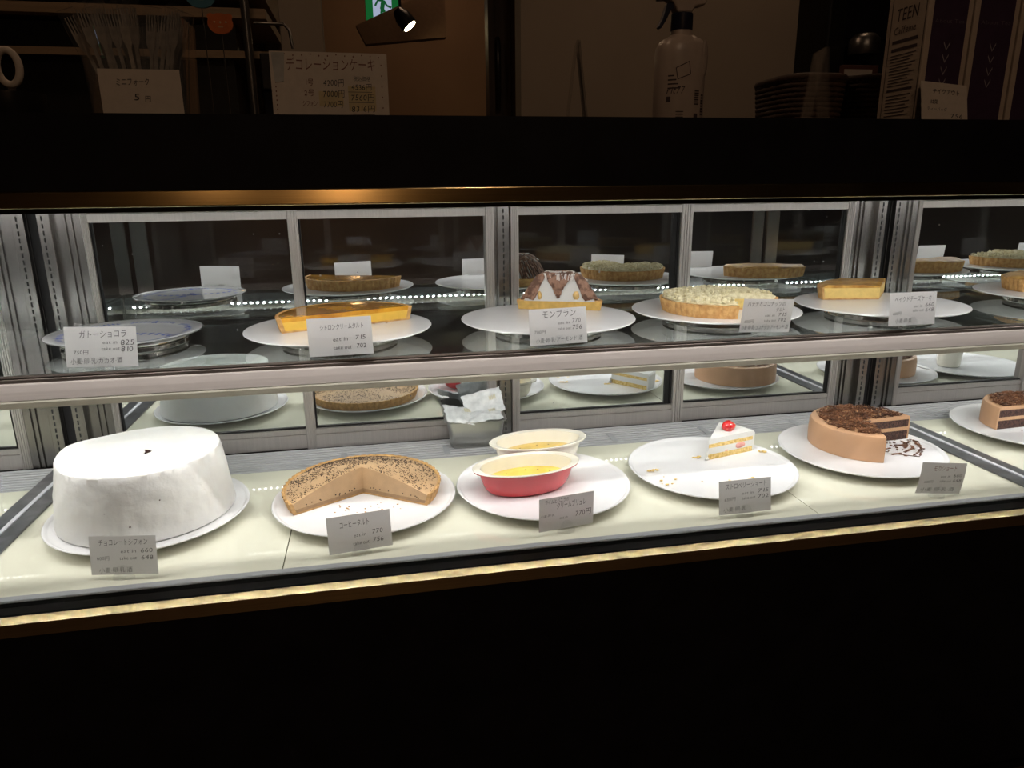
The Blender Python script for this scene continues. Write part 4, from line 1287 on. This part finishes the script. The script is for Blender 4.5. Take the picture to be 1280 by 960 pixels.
for (x0, z0, x1, z1) in ((-.020, .094, .0, .103), (.0, .103, .003, .085), (.003, .085, -.017, .078), (-.017, .078, -.020, .094)):
    n = 8
    for i in range(n):
        ax, az = x0 + (x1 - x0) * i / n, z0 + (z1 - z0) * i / n
        bx, bz = x0 + (x1 - x0) * (i + 1) / n, z0 + (z1 - z0) * (i + 1) / n
        L = math.hypot(x1 - x0, z1 - z0); nx_, nz_ = -(z1 - z0) / L * .0006, (x1 - x0) / L * .0006
        bm.faces.new([bm.verts.new(onb(*p_)) for p_ in ((ax - nx_, az - nz_), (bx - nx_, bz - nz_), (bx + nx_, bz + nz_), (ax + nx_, az + nz_))])
for k in range(4): qrect(-.030, -.022 + .003 * k, .082 - k * .006, .084 - k * .006)
for k in range(7): qrect(.0115, .0195, .0600 - k * .0032, .0618 - k * .0032)
for k in range(3): qrect(-.018, -.006, .030 - k * .004, .0312 - k * .004)
for k in range(8): qrect(.0235, .0290, .054 - k * .004, .0565 - k * .004)
qrect(-.031, -.026, .045, .053); qrect(.0115, .0185, .018, .028)
write(bm, 'rit77', -.031, -.005, .057, .012, lambda x, z: onb(x, z), .0, .03, .25, 2)
part('printed_label', bm, M_PRINTDARK, t, 0, clean=False)

# two clear acrylic stands
def acr(x, y, w, h, label, lean):
    t = thing('acrylic_stand', label, 'stand', (x, y, CT), group='clear acrylic stands on the counter')
    bm = bmesh.new()
    prism_x(bm, [(0, 0), (.0025, 0), (.0165, h), (.0140, h)], -w / 2, w / 2)
    prism_x(bm, [(.0305, 0), (.0330, 0), (.0190, h), (.0165, h)], -w / 2, w / 2)
    bmesh.ops.rotate(bm, verts=bm.verts, cent=(0, 0, 0), matrix=Matrix.Rotation(d2r(lean), 3, 'Z'))
    part('sheet', bm, M_ACRYLIC, t)
acr(.322, 1.08, .06, .118, 'clear acrylic tent stand left of the spray bottle on the counter', 78)
acr(.712, 1.08, .06, .118, 'clear acrylic tent stand in front of the wicker basket on the counter', 74)

# wicker baskets
def basket(x, y, w, d, h, label):
    t = thing('wicker_basket', label, 'basket', (x, y, CT), group='wicker baskets on the counter')
    bm = bmesh.new()
    n = 64
    rows = 12
    for j in range(rows):
        z = h * (j + .5) / rows
        s = .88 + .12 * j / rows
        pts = []
        for i in range(n + 1):
            a = 2 * PI * i / n
            cx = math.copysign(abs(math.cos(a)) ** .6, math.cos(a)); sy_ = math.copysign(abs(math.sin(a)) ** .6, math.sin(a))
            k = 1 + .018 * (1 if (i + j) % 2 else -1)
            pts.append((w / 2 * cx * s * k, d / 2 * sy_ * s * k, z))
        tube(bm, pts, h / rows * .56, 6, cap=False)
    box(bm, -w * .42, w * .42, -d * .42, d * .42, 0, .004)
    part('woven_wall', bm, M_WICKER, t, 60, clean=False)
    bm = bmesh.new()
    pts = []
    for i in range(n + 1):
        a = 2 * PI * i / n
        pts.append((w / 2 * math.copysign(abs(math.cos(a)) ** .6, math.cos(a)), d / 2 * math.copysign(abs(math.sin(a)) ** .6, math.sin(a)), h))
    tube(bm, pts, .0060, 8, cap=False)
    part('rim', bm, M_WICKER, t, 60)
basket(.772, 1.26, .118, .15, .096, 'dark wicker basket behind the acrylic stand, left of two baskets')
basket(.898, 1.27, .110, .15, .098, 'dark wicker basket nearest the purple cartons on the counter')

# dark cabinet, jar, small box and white note behind the baskets
t = thing('coffee_machine', 'tall dark machine standing behind the wicker baskets', 'machine', (1.06, 1.48, CT + .0))
part('body', B((-.100, .13, 0, .12, 0, .40)), M_DARKMETAL, t, 0, .006)
part('group_head', S([(0, .165), (.028, .165), (.030, .170), (.030, .195), (.020, .205), (0, .205)], n=32), M_CHROME, t, 50).location = (-.035, -.035, .012)
part('panel', B((-.06, .10, -.004, 0, .215, .30)), M_BLACK, t)
t = thing('jar', 'round jar with a shiny metal lid behind the right wicker basket', 'jar', (.962, 1.372, CT))
part('jar_body', S([(0, 0), (.022, 0), (.024, .003), (.024, .112), (.020, .122), (0, .122)], n=40), M_ACRYLIC, t, 50)
part('lid', S([(0, .120), (.0255, .120), (.0265, .122), (.0265, .136), (.024, .139), (0, .140)], n=40), M_CHROME, t, 50)
t = thing('tea_box', 'small reddish brown box with a cream note, behind the right basket', 'box', (.944, 1.345, CT))
part('box_body', B((-.038, .040, -.010, .0, 0, .140)), pmat('red_brown_box', (.12, .045, .03, 1), .6), t, 0, .001)
part('note', B((-.034, .026, -.0112, -.0102, .108, .132)), M_COUNTERCARD, t)

# three upright cartons with purple panels
def carton(x0, x1, y, label, side=False, rot=0):
    w = x1 - x0
    t = thing('carton', label, 'carton', ((x0 + x1) / 2, y, CT), (0, 0, rot), group='purple panelled cartons on the counter')
    h = .205
    part('carton_body', B((-w / 2, w / 2, 0, .085, 0, h)), M_CARTON, t, 0, .0012)
    m = .0085
    part('purple_panel', B((-w / 2 + m, w / 2 - m, -.0005, .0001, .007, h - .006)), M_PURPLE, t)
    bm = bmesh.new()
    for k in range(4):
        zc = .112 - k * .0165
        for s in (1, -1):
            v = [bm.verts.new(p_) for p_ in ((0, -.0009, zc - .006), (s * .0052, -.0009, zc + .004), (s * .0052, -.0009, zc + .0010), (0, -.0009, zc - .0085))]
            bm.faces.new(v if s > 0 else v[::-1])
    part('chevron', bm, M_CHEVRON, t, 0, clean=False)
    bm = bmesh.new()
    write(bm, 'About Tea', -w / 2 + .012, w / 2 - .012, .140, .006, lambda x, z: (x, -.0009, z), .0, .01, 0)
    part('lettering', bm, pmat('faint_print', (.16, .14, .15, 1), .6), t, 0, clean=False)
    if side:
        bm = bmesh.new()
        X = -w / 2 - .0005
        pl = lambda u, z: (X, .080 - u, z)
        write(bm, 'TEEN', .015, .062, .153, .020, pl, .0, .02, .1)
        write(bm, 'Caffeine', .013, .060, .135, .012, pl, .0, .02, .2)
        def bar(u0, u1, z0, z1):
            bm.faces.new([bm.verts.new(pl(*q_)) for q_ in ((u0, z0), (u1, z0), (u1, z1), (u0, z1))])
        bar(.012, .066, .122, .1265); bar(.012, .066, .111, .1155); bar(.012, .066, .054, .0575)
        for k in range(11): bar(.012, .066 - .006 * (k % 3), .1045 - k * .0043, .1058 - k * .0043)
        for k in range(7): bar(.012, .064 - .008 * (k % 2), .047 - k * .0048, .0484 - k * .0048)
        for a in (.004, .0755): bar(a, a + .0012, .006, .196)
        part('side_print', bm, M_PRINTDARK, t, 0, clean=False)
    return t
carton(.7950, .8680, .985, 'cream carton with purple front and text printed on its left side', True, d2r(0))
carton(.8710, .9460, .985, 'cream carton with purple front, second in the row, behind the slanted note')
carton(.9495, 1.0220, .985, 'cream carton with purple front cut off by the right photo edge')
card('counter_card', 'slanted cream handwritten note leaning on the purple cartons', (.8215, .955, CT + .0008), d2r(0), d2r(18), d2r(5), items(
    ('テイクアウト', .24, .84, .28, .12), ('1袋', .18, .36, .53, .10), ('ティーバッグ', .12, .55, .70, .08), ('756', .62, .90, .84, .12)), w=.076, h=.0605, clip=False,
    group='handwritten cards on the counter', paper=M_COUNTERCARD, cat='card', thin=.0)

# ------------------------------------------------------------------ lamps and exit sign
t = thing('exit_sign', 'green and white running figure exit sign glowing on the far wall', 'sign', (.110, 3.86, .752), (0, 0, d2r(0)))
part('sign_box', B((-.081, .081, .002, .07, 0, .20)), M_DARKMETAL, t, 0, .002)
part('green_face', B((-.080, .080, .0, .002, .002, .198)), M_GREEN, t)
part('white_door', B((-.045, .045, -.002, 0, .030, .185)), M_EXITWHITE, t)
bm = bmesh.new()
blob(bm, (.014, -.003, .146), (.0115, .001, .0125), 2, 0, 0)
def limb(pts, r): 
    tube(bm, [(x, -.003, z) for x, z in pts], r, 8)
limb([(.006, .128), (-.002, .088)], .0100)
limb([(.006, .127), (-.020, .128), (-.034, .104)], .0048)
limb([(.010, .126), (.022, .106), (.043, .098)], .0048)
limb([(-.002, .090), (-.006, .066), (-.004, .040)], .0065)
limb([(.002, .090), (.012, .074), (.018, .052), (.030, .050)], .0065)
part('running_figure', bm, M_EXITMAN, t, 60)
# track spotlight beside the exit sign
t = thing('spot_lamp', 'small lit spotlight hanging just right of the exit sign', 'lamp', (.2165, 3.5, .698))
q = Matrix.Rotation(d2r(-38), 4, 'Y') @ Matrix.Rotation(d2r(-8), 4, 'X')
bm = S([(0, .006), (.030, .006), (.036, 0), (.038, .004), (.036, .050), (.022, .085), (0, .090)], n=32); bmesh.ops.transform(bm, matrix=q, verts=bm.verts)
part('lamp_housing', bm, M_DARKMETAL, t, 50)
bm = S([(0, -.0015), (.0300, -.0015), (.0300, .0015), (0, .0015)], n=32); bmesh.ops.transform(bm, matrix=q, verts=bm.verts)
part('lamp_face', bm, M_SPOTBULB, t, 50)
bm = bmesh.new(); tube(bm, [(-.04, 0, .07), (-.04, 0, 2.6 - EYE - .698)], .006, 8)
part('lamp_stem', bm, M_DARKMETAL, t, 60)
# warm pendants over the tables on the customers' side
def pendant(x, y, z, label, rb=.045):
    t = thing('pendant_lamp', label, 'lamp', (x, y, z), group='warm pendant lamps on the customer side')
    bm = bmesh.new(); blob(bm, (0, 0, 0), rb, 3, 0, 0)
    part('bulb', bm, M_WARMBULB, t, 60)
    part('lamp_shade', S([(.025, .075), (.03, .075), (.13, .015), (.128, .013), (.03, .070)], n=40), M_DARKMETAL, t, 50)
    bm = bmesh.new(); tube(bm, [(0, 0, .07), (0, 0, 2.6 - EYE - z)], .003, 6)
    part('cord', bm, M_DARKMETAL, t, 60)
    return t
pendant(-.14, -2.3, .14, 'warm pendant lamp behind the viewer, mirrored in the brass trim')
pendant(-.86, -2.7, .16, 'farther warm pendant lamp behind the viewer at the left', .024)
# unseen downlights added to light the counter and the passage behind
def downlight(x, y, label, m=None):
    t = thing('unseen_ceiling_light', label, 'lamp', (x, y, 2.6 - EYE), group='recessed ceiling lights behind the counter')
    part('trim_ring', S([(.075, -.001), (.090, -.001), (.090, -.006), (.075, -.006)], n=40), M_CEILIN, t, 50)
    part('lit_face', S([(0, -.001), (.075, -.001), (.075, -.004), (0, -.004)], n=40), m or M_DOWN, t, 50)
downlight(.35, 3.6, 'recessed warm ceiling light over the passage, above the photo')
downlight(1.15, 1.75, 'added unseen warm ceiling light over the right of the counter, above the photo')
downlight(-.45, 1.45, 'added unseen warm ceiling light over the left of the counter, above the photo')

downlight(.30, -.95, 'added unseen ceiling light on the customer side, brightening cards on the counter', M_FRONTFILL)  # added lamp that brightens the fronts of the counter cards

bpy.data.objects.remove(_fo); bpy.data.curves.remove(_fc)

# ------------------------------------------------------------------ world, camera, view
w = bpy.data.worlds.new('dark_shop'); SC.world = w
w.use_nodes = True
w.node_tree.nodes['Background'].inputs[0].default_value = (.02, .012, .008, 1)
w.node_tree.nodes['Background'].inputs[1].default_value = .02

cam = bpy.data.cameras.new('camera'); co = bpy.data.objects.new('camera', cam); COL.objects.link(co)
cam.sensor_width = 36; cam.sensor_fit = 'HORIZONTAL'; cam.lens = 890 / 1280 * 36
cam.clip_start = .01; cam.clip_end = 50
yaw, pitch, roll = d2r(10.7012), d2r(15.3934), d2r(-.6252)
f = Vector((math.sin(yaw) * math.cos(pitch), math.cos(yaw) * math.cos(pitch), -math.sin(pitch)))
r = Vector((math.cos(yaw), -math.sin(yaw), 0)); u = r.cross(f)
r2 = math.cos(roll) * r + math.sin(roll) * u; u2 = -math.sin(roll) * r + math.cos(roll) * u
m = Matrix((r2, u2, -f)).transposed().to_4x4()
m.translation = (0, 0, EYE)
co.matrix_world = m
SC.camera = co

cy = SC.cycles
cy.max_bounces = 14; cy.glossy_bounces = 6; cy.diffuse_bounces = 4; cy.transparent_max_bounces = 24; cy.transmission_bounces = 8
cy.sample_clamp_indirect = 10; cy.blur_glossy = 1.0
cy.use_denoising = True
SC.view_settings.view_transform = 'Standard'
SC.view_settings.look = 'None'
SC.view_settings.exposure = 0
SC.view_settings.gamma = 1
SC.view_settings.use_curve_mapping = False
